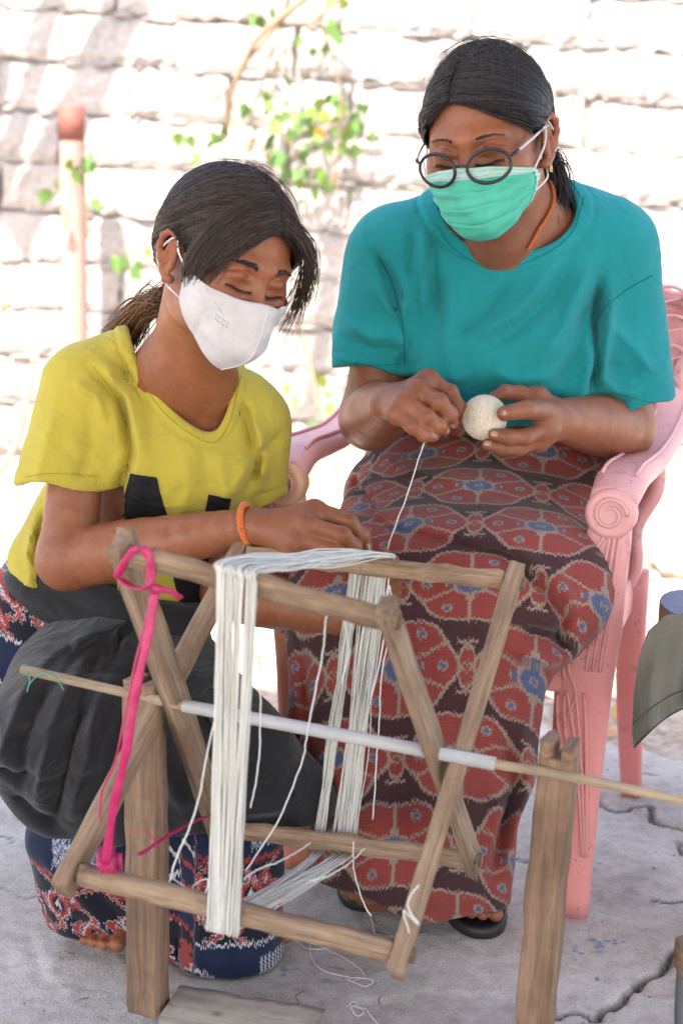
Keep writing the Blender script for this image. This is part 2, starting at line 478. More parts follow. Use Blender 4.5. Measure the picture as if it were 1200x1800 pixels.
def weave_grid(W, H, N, jag=.006, seed=1):
    """coordinates of a woven tile in metres, with ikat's feathered shifts along the warp and weft"""
    r = np.random.default_rng(seed)
    nx, ny = N, int(N * H / W)
    x, y = np.meshgrid((np.arange(nx) + .5) / nx * W, (np.arange(ny) + .5) / ny * H)
    bx = np.repeat(r.normal(0, 1, nx // 4 + 1), 4)[:nx]; by = np.repeat(r.normal(0, 1, ny // 3 + 1), 3)[:ny]
    x2 = x + by[:, None] * jag * .42; y2 = y + bx[None, :] * jag
    return x, y, x2, y2, r
def red_ikat():
    W, H = .178, .246
    x, y, X, Y, r = weave_grid(W, H, 720, .0017, 3)
    ground = np.array([.062, .021, .024]); red = np.array([.285, .050, .043]); cream = np.array([.33, .235, .195]); blue = np.array([.085, .115, .22])
    img = np.ones(X.shape + (3,)) * ground
    def setm(m, c): img[m] = c
    dx_, dy_ = lambda cx: (X - cx * W + W / 2) % W - W / 2, lambda cy: (Y - cy * H + H / 2) % H - H / 2
    # scattered barbs of the ground
    for cx, cy in ((.5, .0), (0, .5)):
        a, b = dx_(cx), dy_(cy)
        rr = np.hypot(a, b * 1.1); th = np.arctan2(b, a)
        setm(rr < .026 + .0075 * np.cos(4 * th), cream); setm(rr < .021 + .006 * np.cos(4 * th), red); setm(rr < .0075, cream); setm(rr < .0045, red)
        for s in (-1, 1):
            for q in (-1, 1):
                e = np.abs(a * q - b * s * 1.2) ; arm = (rr > .024) & (rr < .044) & (e < .0022) & (a * s > 0)
                setm(arm, cream)
                bb = np.hypot(a - s * .034, b - q * .026); setm((bb < .0062) & (bb > .0032), cream)
        for s in (-1, 1):
            setm((np.abs(b - s * .033) < .0022) & (np.abs(a) < .014), cream); setm((np.abs(a - s * .040) < .003) & (np.abs(b) < .008), cream)
    for cx, cy in ((0, 0), (.5, .5)):
        a, b = dx_(cx), dy_(cy)
        e = np.hypot(a / .078, b / .064); th = np.arctan2(b / .064, a / .078)
        lob = 1 + .05 * np.cos(6 * th)
        setm(e < lob, cream); setm(e < lob - .065, red)
        for k in range(6):
            t0 = k * np.pi / 3 + np.pi / 6
            dd = np.abs(np.sin(th - t0)) * e; f = np.cos(th - t0) > 0
            setm((dd < .030) & f & (e > .3) & (e < .97), cream)
        for k in range(6):
            t0 = k * np.pi / 3
            q = np.hypot((e * np.cos(th) - .74 * np.cos(t0)) * 1.1, e * np.sin(th) - .74 * np.sin(t0))
            if k in (0, 1, 3, 4): setm(q < .105, cream); setm(q < .06, blue)
        c8 = np.maximum(np.abs(a) / .025, np.abs(b) / .019) * .6 + (np.abs(a) / .025 + np.abs(b) / .019) * .4
        bar = ((np.abs(a) < .033) & (np.abs(b) < .0045)) | ((np.abs(b) < .027) & (np.abs(a) < .006))
        setm(bar, cream); setm(c8 < 1.05, cream); setm(c8 < .78, blue); setm(c8 < .27, cream); setm(c8 < .15, blue)
        setm((np.abs(np.abs(a) - .026) < .004) & (np.abs(b) < .005), blue)
    n = r.normal(0, 1, img.shape[:2]); row = r.normal(0, 1, img.shape[0]); colm = r.normal(0, 1, img.shape[1])
    img *= (1 + .10 * n + .12 * row[:, None] + .05 * colm[None])[..., None]
    img += (r.random(img.shape[:2]) < .04)[..., None] * cream * .2
    return img, (W, H)
def navy_ikat():
    W, H = .20, .26
    x, y, X, Y, r = weave_grid(W, H, 640, .0024, 9)
    navy = np.array([.010, .016, .050]); dark = np.array([.010, .009, .018]); red = np.array([.34, .045, .04]); white = np.array([.55, .52, .55]); blue = np.array([.03, .06, .17])
    img = np.ones(X.shape + (3,)) * navy
    def setm(m, c): img[m] = c
    v = (Y / H) % 1; u = (X / W) % 1
    band = v < .44
    setm(band, dark)
    # figured red and white band
    for cx in (.0, .25, .5, .75, 1.0):
        a = (X - cx * W); b = (Y - .21 * H)
        s = 1 if (cx * 4) % 2 else -1
        z1 = np.abs(a - .016 * np.sin(b * 130 * s)) ; setm(band & (z1 < .0065), white); setm(band & (z1 < .0042), red)
        rr = np.hypot(a - .012, (b + .015 * s)); setm(band & (np.abs(rr - .014) < .0035), red); setm(band & (np.abs(rr - .018) < .0012), white); setm(band & (rr < .005), white)
        rr = np.hypot(a + .014, (b - .03 * s)); setm(band & (np.abs(rr - .010) < .003), red); setm(band & (rr < .003), white)
    setm(np.abs(v - .44) < .012, red); setm(np.abs(v - .005) < .01, white)
    chk = (((X * 210).astype(int) + (Y * 150).astype(int)) % 2 == 0)
    m = (v > .50) & (v < .74) & (u > .08) & (u < .48); setm(m & chk, white); setm(m & ~chk, blue)
    tri = (v > .5) & (v < .95) & (u > .58) & (u < .95)
    e = np.abs(v - .72) / .2 + (u - .58) / .37; setm(tri & (np.abs(e - 1) < .07), white); setm(tri & (e < .6) & (e > .45), red)
    m = (v > .80) & (v < .93) & (u > .1) & (u < .5) & (((X * 260).astype(int)) % 2 == 0); setm(m, white)
    n = r.normal(0, 1, img.shape[:2]); row = r.normal(0, 1, img.shape[0])
    img *= (1 + .12 * n + .10 * row[:, None])[..., None]
    return img, (W, H)
_ri, RI_S = red_ikat(); RED_IKAT = image_mat('red_ikat_cloth', _ri)
_ni, NI_S = navy_ikat(); NAVY_IKAT = image_mat('navy_ikat_cloth', _ni)

# ------------------------------------------------------------------ the floor: broken old concrete, rubble beyond it
_TB = {}
def vnoise(x, y, f, seed=0, oct=4):
    """lattice value noise on arrays"""
    out = np.zeros_like(x); amp = 1.0; tot = 0
    for o in range(oct):
        key = seed * 31 + o
        if key not in _TB: _TB[key] = np.random.default_rng(key).random((257, 257))
        T = _TB[key]
        X = (x * f + 100.3) ; Y = (y * f + 57.7); xi = np.floor(X).astype(int); yi = np.floor(Y).astype(int); fx = X - xi; fy = Y - yi
        fx = fx * fx * (3 - 2 * fx); fy = fy * fy * (3 - 2 * fy); xi %= 256; yi %= 256
        v = (T[xi, yi] * (1 - fx) + T[xi + 1, yi] * fx) * (1 - fy) + (T[xi, yi + 1] * (1 - fx) + T[xi + 1, yi + 1] * fx) * fy
        out += amp * (v - .5); tot += amp; amp *= .5; f *= 2.03
    return out / tot * 2
def floor_edge(x): return 2.83 + .07 * np.sin(x * 5 + 1) + .04 * np.sin(x * 17)
cracks = [([G(1048, 1792), G(1100, 1755), G(1130, 1725), G(1165, 1700), G(1182, 1672), G(1225, 1640)], .010, .016),
          ([G(960, 1790), G(1010, 1783), G(1048, 1792)], .006, .008),
          ([G(1040, 1400), G(1075, 1428), G(1140, 1420), G(1152, 1447), G(1200, 1460), G(1260, 1470)], .008, .012),
          ([G(925, 1392), G(960, 1400), G(1080, 1380), G(1130, 1362), G(1200, 1372)], .005, .006),
          ([G(905, 1510), G(940, 1518), G(1000, 1515)], .003, .004),
          ([G(1145, 1580), G(1180, 1584), G(1240, 1576)], .004, .004),
          ([G(1190, 1480), G(1200, 1500), G(1240, 1520)], .005, .006),
          ([G(0, 1560), G(40, 1580), G(66, 1575)], .003, .003), ([G(20, 1480), G(0, 1470), G(-60, 1475)], .004, .003)]
plates = [([G(1030, 1580), G(1100, 1560), G(1190, 1600), G(1260, 1680), G(1180, 1760), G(1080, 1740), G(1010, 1690)], -.0045),
          ([G(1000, 1370), G(1120, 1355), G(1260, 1380), G(1260, 1460), G(1150, 1445), G(1040, 1400)], .005),
          ([G(620, 1760), G(760, 1735), G(900, 1750), G(940, 1860), G(600, 1860)], -.004),
          ([G(500, 1640), G(640, 1650), G(700, 1700), G(560, 1730)], -.003), ([G(-80, 1600), G(60, 1640), G(120, 1760), G(-80, 1800)], -.003)]
def ground_h(x, y, mask=None):
    z = vnoise(x, y, 3, 1) * .004 + vnoise(x, y, 14, 2) * .0022 + np.abs(vnoise(x, y, 40, 3)) * -.0018 + vnoise(x, y, 110, 4, 2) * .0009
    px = x + vnoise(x, y, 22, 5) * .012; py = y + vnoise(x, y, 22, 6) * .012
    q = np.stack([px, py], -1).reshape(-1, 2)
    for pl, dz in plates:
        pl = np.array(pl)[:, :2]
        nr = np.where(np.all((q > pl.min(0) - .02) & (q < pl.max(0) + .02), axis=1))[0]
        if not len(nr): continue
        d = np.full(len(q), 9.0); d[nr] = _poly(q[nr], pl); d = d.reshape(x.shape); z = z + dz * np.clip(-d / .006, 0, 1)
    rip = vnoise(x, y, 9, 8); z = z - .0022 * np.clip((rip - .22) / .03, 0, 1)
    for line, w, dep in cracks:
        line = spline(np.array(line)[:, :2], 24) if len(line) > 2 else np.array(line)[:, :2]
        best = np.full(len(q), 9.0); nr = np.where(np.all((q > line.min(0) - .12) & (q < line.max(0) + .12), axis=1))[0]
        if not len(nr): continue
        qn = q[nr]; bn = best[nr]
        for i in range(len(line) - 1):
            a, b = line[i], line[i + 1]; ba = b - a; t = np.clip((qn - a) @ ba / (ba @ ba), 0, 1)
            bn = np.minimum(bn, np.linalg.norm(qn - a - t[:, None] * ba, axis=1))
        best[nr] = bn
        best = best.reshape(x.shape); ww = w * (.6 + .6 * np.abs(vnoise(x, y, 30, 12)))
        z = z - dep * np.clip(1 - best / ww, 0, 1) ** .6
        if mask is not None: mask *= 1 - .80 * np.clip(1.3 - best / ww, 0, 1)
    e = floor_edge(x) + vnoise(x, y, 12, 9) * .06
    out = np.clip((y - e) / .03, 0, 1)
    z = z * (1 - out) + out * (-.045 + vnoise(x, y, 2, 10) * .03 + vnoise(x, y, 11, 11) * .022 + .02 * np.clip((y - 3.2) / 2.5, 0, 1))
    return z
def _poly(q, poly):
    d = np.full(len(q), 9.0); ins = np.zeros(len(q), bool); n = len(poly)
    for i in range(n):
        a, b = poly[i], poly[(i + 1) % n]; ba = b - a
        t = np.clip((q - a) @ ba / (ba @ ba + 1e-12), 0, 1); d = np.minimum(d, np.linalg.norm(q - a - t[:, None] * ba, axis=1))
        c = ((a[1] > q[:, 1]) != (b[1] > q[:, 1])) & (q[:, 0] < (b[0] - a[0]) * (q[:, 1] - a[1]) / (b[1] - a[1] + 1e-12) + a[0]); ins ^= c
    return np.where(ins, -d, d)
def axis_(segs):
    out = []
    for a, b, n in segs: out += list(np.linspace(a, b, n, endpoint=False))
    return np.array(out + [segs[-1][1]])
gx = axis_([(-60, -6, 10), (-6, -1.2, 40), (-1.2, -.62, 40), (-.62, .85, 225), (.85, 1.6, 40), (1.6, 6, 40), (6, 60, 10)])
gy = axis_([(-60, -3, 10), (-3, 1.2, 40), (1.2, 1.62, 12), (1.62, 2.95, 240), (2.95, 4.2, 110), (4.2, 6.2, 70), (6.2, 60, 12)])
XX, YY = np.meshgrid(gx, gy)
GM = np.ones_like(XX); ZZ = ground_h(XX, YY, GM)
gt = NT('old_concrete', .88)
c1 = gt.noise(3.0, 6, .62); c2 = gt.noise(38, 5, .65); c3 = gt.noise(1.1, 3); c4 = gt.noise(260, 3, .7)
con = gt.ramp(c1, (.30, (.40, .36, .325)), (.48, (.58, .53, .485)), (.66, (.70, .655, .61)))
con = gt.mix(.55, con, gt.ramp(c2, (.32, (.6, .58, .56)), (.55, (1, 1, 1))), 'MULTIPLY')
con = gt.mix(.35, con, gt.ramp(c4, (.36, (.4, .38, .36)), (.52, (1, 1, 1))), 'MULTIPLY')
vor = gt.n('TexVoronoi'); vor.inputs['Scale'].default_value = 11; gt.l(gt.co(), vor.inputs['Vector'])
spk = gt.math('MULTIPLY', gt.math('LESS_THAN', vor.outputs[0], .10), gt.math('GREATER_THAN', c3, .54))
soil = gt.ramp(c2, (.3, (.24, .17, .12)), (.5, (.42, .33, .26)), (.7, (.55, .48, .42)))
tc = gt.co(); sx = gt.n('SeparateXYZ'); gt.l(tc, sx.inputs[0])
edge = gt.ramp(gt.math('ADD', gt.math('MULTIPLY', gt.math('SUBTRACT', sx.outputs[2], 0.0), -1.0), 0.0), (.018, (0, 0, 0)), (.034, (1, 1, 1)))
isfar = gt.math('GREATER_THAN', sx.outputs[1], 2.72)
con = gt.mix(1.0, con, gt.tint(), 'MULTIPLY'); con = gt.mix(gt.math('MULTIPLY', edge, isfar), con, soil)
gt.color(con)
gt.normal(gt.bump(c2, .7, .004, gt.bump(c4, .8, .002)))
nx = len(gx)
ground = put('ground', np.stack([XX, YY, ZZ], -1).reshape(-1, 3), np.stack([np.add.outer(np.arange(len(gy) - 1) * nx, np.arange(nx - 1)).ravel() + o for o in (0, 1, nx + 1, nx)], 1), gt.m, colors=np.repeat(GM.reshape(-1, 1), 3, 1), origin=(0, 0, 0), kind='structure')
# blue paint flecks dried on the concrete
BLUEP = plain('dried_blue_paint', (.24, .31, .46), .8)
rs = np.random.default_rng(4); fb = Buf()
for (px, py, n_, sp_) in ((1055, 1650, 14, 22), (1020, 1668, 5, 12), (1040, 1530, 5, 25), (1180, 1398, 10, 24), (505, 1700, 5, 14), (520, 1735, 3, 18), (590, 1712, 6, 12), (990, 1605, 4, 18), (1130, 1410, 4, 20), (500, 1645, 3, 16)):
    for _ in range(n_):
        c = G(px + rs.normal(0, sp_), py + rs.normal(0, sp_ * .4)); rr = rs.uniform(.0010, .0042); k = 7
        an = np.linspace(0, 2 * np.pi, k, endpoint=False); q = np.stack([c[0] + rr * rs.uniform(.5, 1.2, k) * np.cos(an) * 1.5, c[1] + rr * rs.uniform(.5, 1.2, k) * np.sin(an), np.zeros(k)], 1)
        q[:, 2] = ground_h(q[:, 0], q[:, 1]) + .0012
        fb.add(q, [tuple(range(k))])
fb.put('paint_fleck', BLUEP, ground, kind='stuff')

# grit and straw on the slab
def grit():
    rs = np.random.default_rng(14); gb = Buf(); xs_ = rs.uniform(-.62, .8, 900); ys_ = rs.uniform(1.65, 2.9, 900); zs_ = ground_h(xs_, ys_)
    for x, y, z in zip(xs_, ys_, zs_):
        s = .0006 + .0028 * rs.random() ** 4; V, F = rock([x, y, z + s * .3], s, rs); t = rs.uniform(.4, 1.1); gb.add(V, F, (t, t * .97, t * .93))
    gb.put('grit', STONE, None, False, kind='stuff')
    sb_ = Buf()
    for i in range(26):
        x, y = rs.uniform(-.6, .75), rs.uniform(1.7, 2.8); a = rs.uniform(0, 6.28); l = rs.uniform(.006, .02); q = np.array([[x, y], [x + math.cos(a) * l, y + math.sin(a) * l], [x + math.cos(a + .4) * l * 1.8, y + math.sin(a + .4) * l * 1.8]])
        V, F = tube(np.column_stack([q, ground_h(q[:, 0], q[:, 1]) + .0012]), .0006, 4); sb_.add(V, F)
    sb_.put('straw_bits', plain('dark_straw', (.16, .11, .07), .9), None, kind='stuff')
# pebbles and rubble
STONE = NT('rubble_stone', .9); n_ = STONE.noise(12, 4); STONE.color(STONE.mix(1.0, STONE.ramp(n_, (.3, (.32, .27, .23)), (.7, (.62, .57, .52))), STONE.tint(), 'MULTIPLY')); STONE.normal(STONE.bump(STONE.noise(60, 4), .5, .004)); STONE = STONE.m
def rock(c, s, r_):
    ph = [(0, 0, 1)] + [(math.cos(a) * math.sin(e), math.sin(a) * math.sin(e), math.cos(e)) for e in (.9, 1.7, 2.4) for a in np.linspace(0, 6.283, 7)[:-1] + e] + [(0, 0, -1)]
    V = np.array(ph) * r_.uniform(.72, 1.15, (20, 1)) * np.array([s * r_.uniform(.8, 1.4), s * r_.uniform(.8, 1.3), s * r_.uniform(.4, .8)])
    a = r_.uniform(0, 6.28); R = np.array([[math.cos(a), -math.sin(a), 0], [math.sin(a), math.cos(a), 0], [0, 0, 1]])
    F = [(0, 1 + j, 1 + (j + 1) % 6) for j in range(6)]
    for k in range(2): F += [(1 + k * 6 + j, 7 + k * 6 + j, 7 + k * 6 + (j + 1) % 6, 1 + k * 6 + (j + 1) % 6) for j in range(6)]
    F += [(13 + j, 19, 13 + (j + 1) % 6) for j in range(6)]
    return V @ R.T + c, F
grit(); rb = Buf(); rs = np.random.default_rng(8)
gxs = rs.uniform(-3, 3.2, 3200); gys = 2.9 + 2.75 * rs.random(3200) ** .8; gzs = ground_h(gxs, gys)
for i in range(3200):
    x, y, z = gxs[i], gys[i], gzs[i]; s = .006 + .020 * rs.random() ** 3; t = rs.uniform(.6, 1.15); w_ = rs.uniform(.85, 1.1)
    V, F = rock([x, y, z + s * .2], s, rs); rb.add(V, F, (t * w_, t, t * (2 - w_) * .96))
rb.put('gravel', STONE, None, False, kind='stuff')
DRY = plain('dry_leaf', (.55, .30, .10), .8); dl = Buf()
lxs = rs.uniform(-1.7, 1.9, 900); lys = rs.uniform(2.95, 5.7, 900); lzs = ground_h(lxs, lys) + .012
for i in range(900):
    x, y, z = lxs[i], lys[i], lzs[i]; s = rs.uniform(.012, .032); a = rs.uniform(0, 6.28)
    d = np.array([math.cos(a), math.sin(a), rs.normal(0, .3)]); e = np.array([-math.sin(a), math.cos(a), rs.normal(0, .3)]) * .45
    c = np.array([x, y, z]); t = rs.uniform(.6, 1.4)
    dl.add([c - d * s, c + e * s + [0, 0, .3 * s], c + d * s, c - e * s + [0, 0, .3 * s], c], [(0, 1, 4), (1, 2, 4), (2, 3, 4), (3, 0, 4)], (t, t * rs.uniform(.8, 1.2), t))
dl.put('fallen_leaves', DRY, None, False, kind='stuff')
# bigger stones and broken blocks lying before the wall
for i, (x, y, s, lb) in enumerate(((-.93, 4.6, .13, 'pale broken block lying in the rubble left of the yellow shirt'), (.02, 4.4, .13, 'rounded pale stone lying behind the armrest near the yellow sleeve'), (1.02, 4.3, .15, 'large pale stone in the sunlit rubble right of the pink armrest'),
                          (-.72, 4.9, .10, 'small pale stone lying before the foot of the red pole'), (.10, 3.9, .09, 'smaller stone lying in front of the rounded pale one'), (1.25, 3.8, .11, 'flat pale stone near the right edge above the grey rag'))):
    V, F = rock([x, y, float(ground_h(np.array([x]), np.array([y]))[0]) + s * .25], s, rs)
    Buf().add(V, F).put('stone', STONE, None, False, label=lb, category='stone')

# ------------------------------------------------------------------ the block wall
BLOCK = NT('grey_block', .9); q1 = BLOCK.noise(5, 5, .6); q2 = BLOCK.noise(48, 4, .7)
bc_ = BLOCK.ramp(q1, (.28, (.32, .295, .295)), (.7, (.45, .425, .425))); bc_ = BLOCK.mix(.5, bc_, BLOCK.ramp(q2, (.35, (.62, .6, .58)), (.6, (1, 1, 1))), 'MULTIPLY')
oi = BLOCK.n('ObjectInfo'); bc_ = BLOCK.mix(1.0, bc_, BLOCK.ramp(oi.outputs['Random'], (0, (.84, .83, .82)), (1, (1.06, 1.05, 1.04))), 'MULTIPLY')
BLOCK.color(bc_); BLOCK.normal(BLOCK.bump(q2, .9, .008, BLOCK.bump(q1, .5, .02))); BLOCK = BLOCK.m
MORTAR = NT('mortar', .95); q1 = MORTAR.noise(14, 5, .7); MORTAR.color(MORTAR.ramp(q1, (.3, (.20, .17, .15)), (.7, (.50, .47, .45)))); MORTAR.normal(MORTAR.bump(q1, 1, .02)); MORTAR = MORTAR.m
WY = 5.8; wall = empty('block_wall', (0.0, WY, 0), 'tall sunlit wall of rough grey blocks with open joints behind both women', 'wall')
def block_mesh(i, w, h, d, mat):
    rs = np.random.default_rng(100 + i); nx_, nz = 13, 6
    x = np.linspace(-w / 2, w / 2, nx_); z = np.linspace(-h / 2, h / 2, nz)
    front = []
    for zz in z:
        for xx in x:
            ex = abs(abs(xx) - w / 2) < 1e-6; ez = abs(abs(zz) - h / 2) < 1e-6
            front.append((xx + rs.normal(0, .003) * (2 if ez else 1), -d / 2 + rs.normal(0, .003) + (.007 if ez else .003 if ex else 0) + rs.random() * (.009 if ez else 0), zz + rs.normal(0, .005 if ez else .003)))
    V = front + [(vx, d / 2, vz) for vx, vy, vz in front if True]
    n = len(front); F = [(j * nx_ + k, j * nx_ + k + 1, (j + 1) * nx_ + k + 1, (j + 1) * nx_ + k) for j in range(nz - 1) for k in range(nx_ - 1)]
    ring = [k for k in range(nx_)] + [j * nx_ + nx_ - 1 for j in range(1, nz)] + [(nz - 1) * nx_ + k for k in range(nx_ - 2, -1, -1)] + [j * nx_ for j in range(nz - 2, 0, -1)]
    for a, b in zip(ring, ring[1:] + ring[:1]): F.append((a, a + n, b + n, b))
    return mesh_data('brick', V, F, mat, False)
ROW = .178; BW_ = .425; BD = .10
variants = [block_mesh(i, BW_ - rs.uniform(-.006, .006), ROW - rs.uniform(.006, .012), BD, BLOCK) for i in range(9)]
k = 0
for j in range(11):
    z0 = -.03 + ROW * (j + .5)
    for i in range(22):
        x0 = (i - 10.5) * BW_ + (0.0 if j % 2 else BW_ / 2) + rs.normal(0, .012)
        o = bpy.data.objects.new('brick', variants[(k * 5 + j) % 9]); COL.objects.link(o); o.parent = wall
        o.location = (x0 - 0.0, rs.normal(0, .006), z0 - x0 * .042 + rs.normal(0, .004)); o.rotation_euler = (rs.normal(0, .012), R_(2.4) + rs.normal(0, .007), rs.normal(0, .010) + (math.pi if rs.random() < 0 else 0)); k += 1
V, F = box([0, WY + .022, .98], [9.3, .075, 2.25]); Buf().add(V, F).put('mortar', MORTAR, wall, False)
# mortar squeezed out of the joints here and there
mq = Buf()
for i in range(700):
    j = rs.integers(0, 12); x = rs.uniform(-3.6, 3.6); z = -.03 + ROW * j - x * .042
    s = rs.uniform(.008, .022); V, F = rock([x, WY - .046, z + rs.normal(0, .004)], s, rs); V = np.array([x, WY - .046, z]) + (V - [x, WY - .046, z]) * [rs.uniform(1, 3.2), .8, .7]; mq.add(V, F)
mq.put('mortar_lump', BLOCK, wall, False, kind='stuff')

# ------------------------------------------------------------------ the porch roof that shades them (above and behind the camera)
RT = plain('rusty_roof_sheet', (.22, .13, .09), .7); rf = empty('porch_roof', (0, .2, 2.5), 'low corrugated porch roof on wooden posts above the women, outside the picture', 'roof')
xs = np.linspace(-3.2, 3.2, 200); y0, y1 = -3.0, ROOF_Y
V = []; 
for y in (y0, y1):
    for x in xs: V.append((x, y, 2.62 - .10 * (y - y0) / (y1 - y0) * 1.0 + .012 * math.sin(x * 80)))
for y in (y0, y1):
    for x in xs: V.append((x, y, 2.617 - .10 * (y - y0) / (y1 - y0) * 1.0 + .012 * math.sin(x * 80)))
n = len(xs); F = [(i, i + 1, n + i + 1, n + i) for i in range(n - 1)] + [(2 * n + i, 3 * n + i, 3 * n + i + 1, 2 * n + i + 1) for i in range(n - 1)]
Buf().add(V, F).put('roof_sheet', RT, rf, True)
for y in (y0 + .1, (y0 + y1) / 2, y1 - .08):
    V, F = rough_bar([-3.2, y, 2.50 - .05 * (y - y0) / (y1 - y0) - .03], [3.2, y, 2.50 - .05 * (y - y0) / (y1 - y0) - .03], .05, .07, [0, 1, 0]); Buf().add(V, F).put('beam', WOODP, rf)
for x in (-3.0, 3.0):
    for y in (y0 + .1, y1 - .08):
        V, F = rough_bar([x, y, 0], [x, y, 2.46], .07, .07, [0, 1, 0]); Buf().add(V, F).put('post', WOODP, rf)

# bamboo poles leaning high over the yard, out of the picture: their shadows cross the wall
def toward_sun(p, s): return np.array(p) + np.array(sun_vec) * s
BAMB = plain('grey_bamboo', (.40, .34, .24), .7)
for a, b, sa, sb_, rr, lb in ((P(135, -60, WY), P(5, 430, WY), 1.1, 1.75, .031, 'bamboo pole leaning over the yard, left one of the pair'), (P(285, -60, WY), P(60, 430, WY), 1.1, 1.8, .050, 'thicker bamboo pole leaning over the yard'),
                            (P(15, 180, WY), P(-40, 700, WY), 1.5, 2.1, .027, 'bamboo pole farthest left over the yard'), (P(600, 470, WY), P(555, 760, WY), 2.2, 2.6, .03, 'thin bamboo pole over the middle of the yard')):
    A_, B_2 = toward_sun(a, sa), toward_sun(b, sb_); d_ = B_2 - A_
    V, F = tube(spline([A_ - d_ * (.25 if rr in (.031, .050) else .0), A_, B_2, B_2 + d_ * .02], 30), rr * (1 + .06 * (np.arange(30) % 6 == 0)), 12); Buf().add(V, F).put('bamboo_pole', BAMB, None, label=lb, category='pole')

# ------------------------------------------------------------------ people: shared anatomy
class Head:
    """local frame: a to the wearer's left, b out of the face, c up"""
    def __init__(s, center, yaw, pitch, roll, size=1.0):
        s.C = np.asarray(center, float); s.s = size
        yaw, pitch, roll = map(R_, (yaw, pitch, roll))
        Fw = np.array([math.sin(yaw), -math.cos(yaw), 0]); A = np.array([math.cos(yaw), math.sin(yaw), 0]); U = np.array([0, 0, 1.0])
        F2 = Fw * math.cos(pitch) - U * math.sin(pitch); U2 = U * math.cos(pitch) + Fw * math.sin(pitch)
        A3 = A * math.cos(roll) + U2 * math.sin(roll); U3 = U2 * math.cos(roll) - A * math.sin(roll)
        s.A, s.F, s.U = A3, F2, U3; s.R = np.array([A3, F2, U3])
    def L(s, a, b, c): return s.C + s.s * (a * s.A + b * s.F + c * s.U)
    def Lm(s, q): return s.C + s.s * (np.asarray(q) @ s.R)
    def inv(s, p): return ((p - s.C) @ s.R.T) / s.s
    def e(s, B, c, r, k=.01, op='u'): B.ell(s.L(*c), np.array(r) * s.s, k, s.R, op)
    def k(s, B, a, b, ra, rb, k=.01, op='u', **kw): B.cone(s.L(*a), s.L(*b), ra * s.s, rb * s.s, k, op=op, **kw)
    def build(s, B, ear=True):
        s.e(B, (0, -.018, .035), (.074, .092, .080), 0)
        s.e(B, (0, .028, .010), (.066, .062, .080), .02)
        s.e(B, (0, .032, -.050), (.054, .054, .052), .03)
        s.e(B, (0, .070, -.088), (.022, .020, .017), .03)
        for q in (-1, 1):
            s.e(B, (q * .040, .056, -.022), (.025, .024, .026), .03)
            s.e(B, (q * .046, .010, -.066), (.014, .04, .024), .03)
            s.k(B, (q * .012, .088, .026), (q * .043, .073, .027), .0085, .006, .018)
            s.e(B, (q * .031, .094, .006), (.018, .0115, .0100), .020, 's')
            s.e(B, (q * .031, .0725, .004), (.0155, .0145, .0145), .005)
            # fold of the upper lid, lower lid roll
            s.k(B, (q * .018, .0865, .0075), (q * .032, .0875, .0115), .0016, .0018, .010)
            s.k(B, (q * .032, .0875, .0115), (q * .046, .0795, .0078), .0018, .0012, .010)
            s.k(B, (q * .019, .085, -.0055), (q * .045, .080, -.0050), .0024, .0018, .007)
        s.k(B, (0, .086, .014), (0, .104, -.026), .0070, .0100, .014)
        for q in (-1, 1): s.e(B, (q * .0125, .096, -.030), (.0085, .010, .0075), .008)
        s.k(B, (-.018, .088, -.056), (.018, .088, -.056), .006, .006, .01); s.k(B, (-.015, .088, -.066), (.015, .088, -.066), .0065, .0065, .008)
        if ear:
            for q in (-1, 1):
                R = [(q * .074, -.002, .010), (q * .082, -.016, .021), (q * .088, -.029, .014), (q * .088, -.032, -.004), (q * .083, -.024, -.024), (q * .077, -.010, -.040), (q * .074, -.001, -.039)]
                P_ = [s.L(*v) for v in spline(R, 9)]
                s.e(B, (q * .077, -.015, -.011), (.0055, .0155, .026), .006)
                B.chain(P_, [.0040 * s.s] * 7 + [.0052 * s.s, .0062 * s.s], .005)
                s.e(B, (q * .0855, -.0125, -.014), (.007, .0085, .0125), .004, 's')
                s.k(B, (q * .078, -.004, -.014), (q * .078, -.003, -.024), .0042, .0042, .005)
                s.k(B, (q * .082, -.018, .008), (q * .083, -.022, -.018), .0022, .0022, .004)
def hand(B, wrist, mcps, chains, palm_r, fr, thumb=None, k=.008):
    """wrist point, finger roots, and for each finger its joints out to the tip"""
    for m in mcps: B.cone(wrist, m, palm_r * 1.12, palm_r, .014)
    for i in range(len(mcps) - 1): B.cone(mcps[i], mcps[i + 1], palm_r, palm_r, .006)
    for m, ch, r in zip(mcps, chains, fr):
        pts = [m] + list(ch); rr = [r * 1.14, r * 1.04, r * .95, r * .80][:len(pts)]
        B.chain(pts, rr, .006, .0025)
        for q in pts[1:-1]: B.ell(q, [r * 1.09] * 3, .004)
    if thumb:
        pts, r = thumb; B.chain(pts, [r * 1.5, r * 1.15, r, r * .82][:len(pts)], .012, .003)
def add_tint(V, spots, base=(1, 1, 1)):
    """spots: centre, radius, colour factor"""
    c = np.tile(np.array(base, float), (len(V), 1))
    for ctr, rad, f in spots:
        d = np.linalg.norm(V - ctr, axis=1); w = np.clip(1.6 - 1.6 * d / rad, 0, 1)[:, None]; w = w * w * (3 - 2 * w)
        c = c * (1 - w) + c * w * np.array(f)
    return c
def bvh_of(V, F):
    return BVHTree.FromPolygons([Vector(v) for v in V], [tuple(int(i) for i in f) for f in F])
def drape(f, pts, off): return snap(f, pts, off, 7)
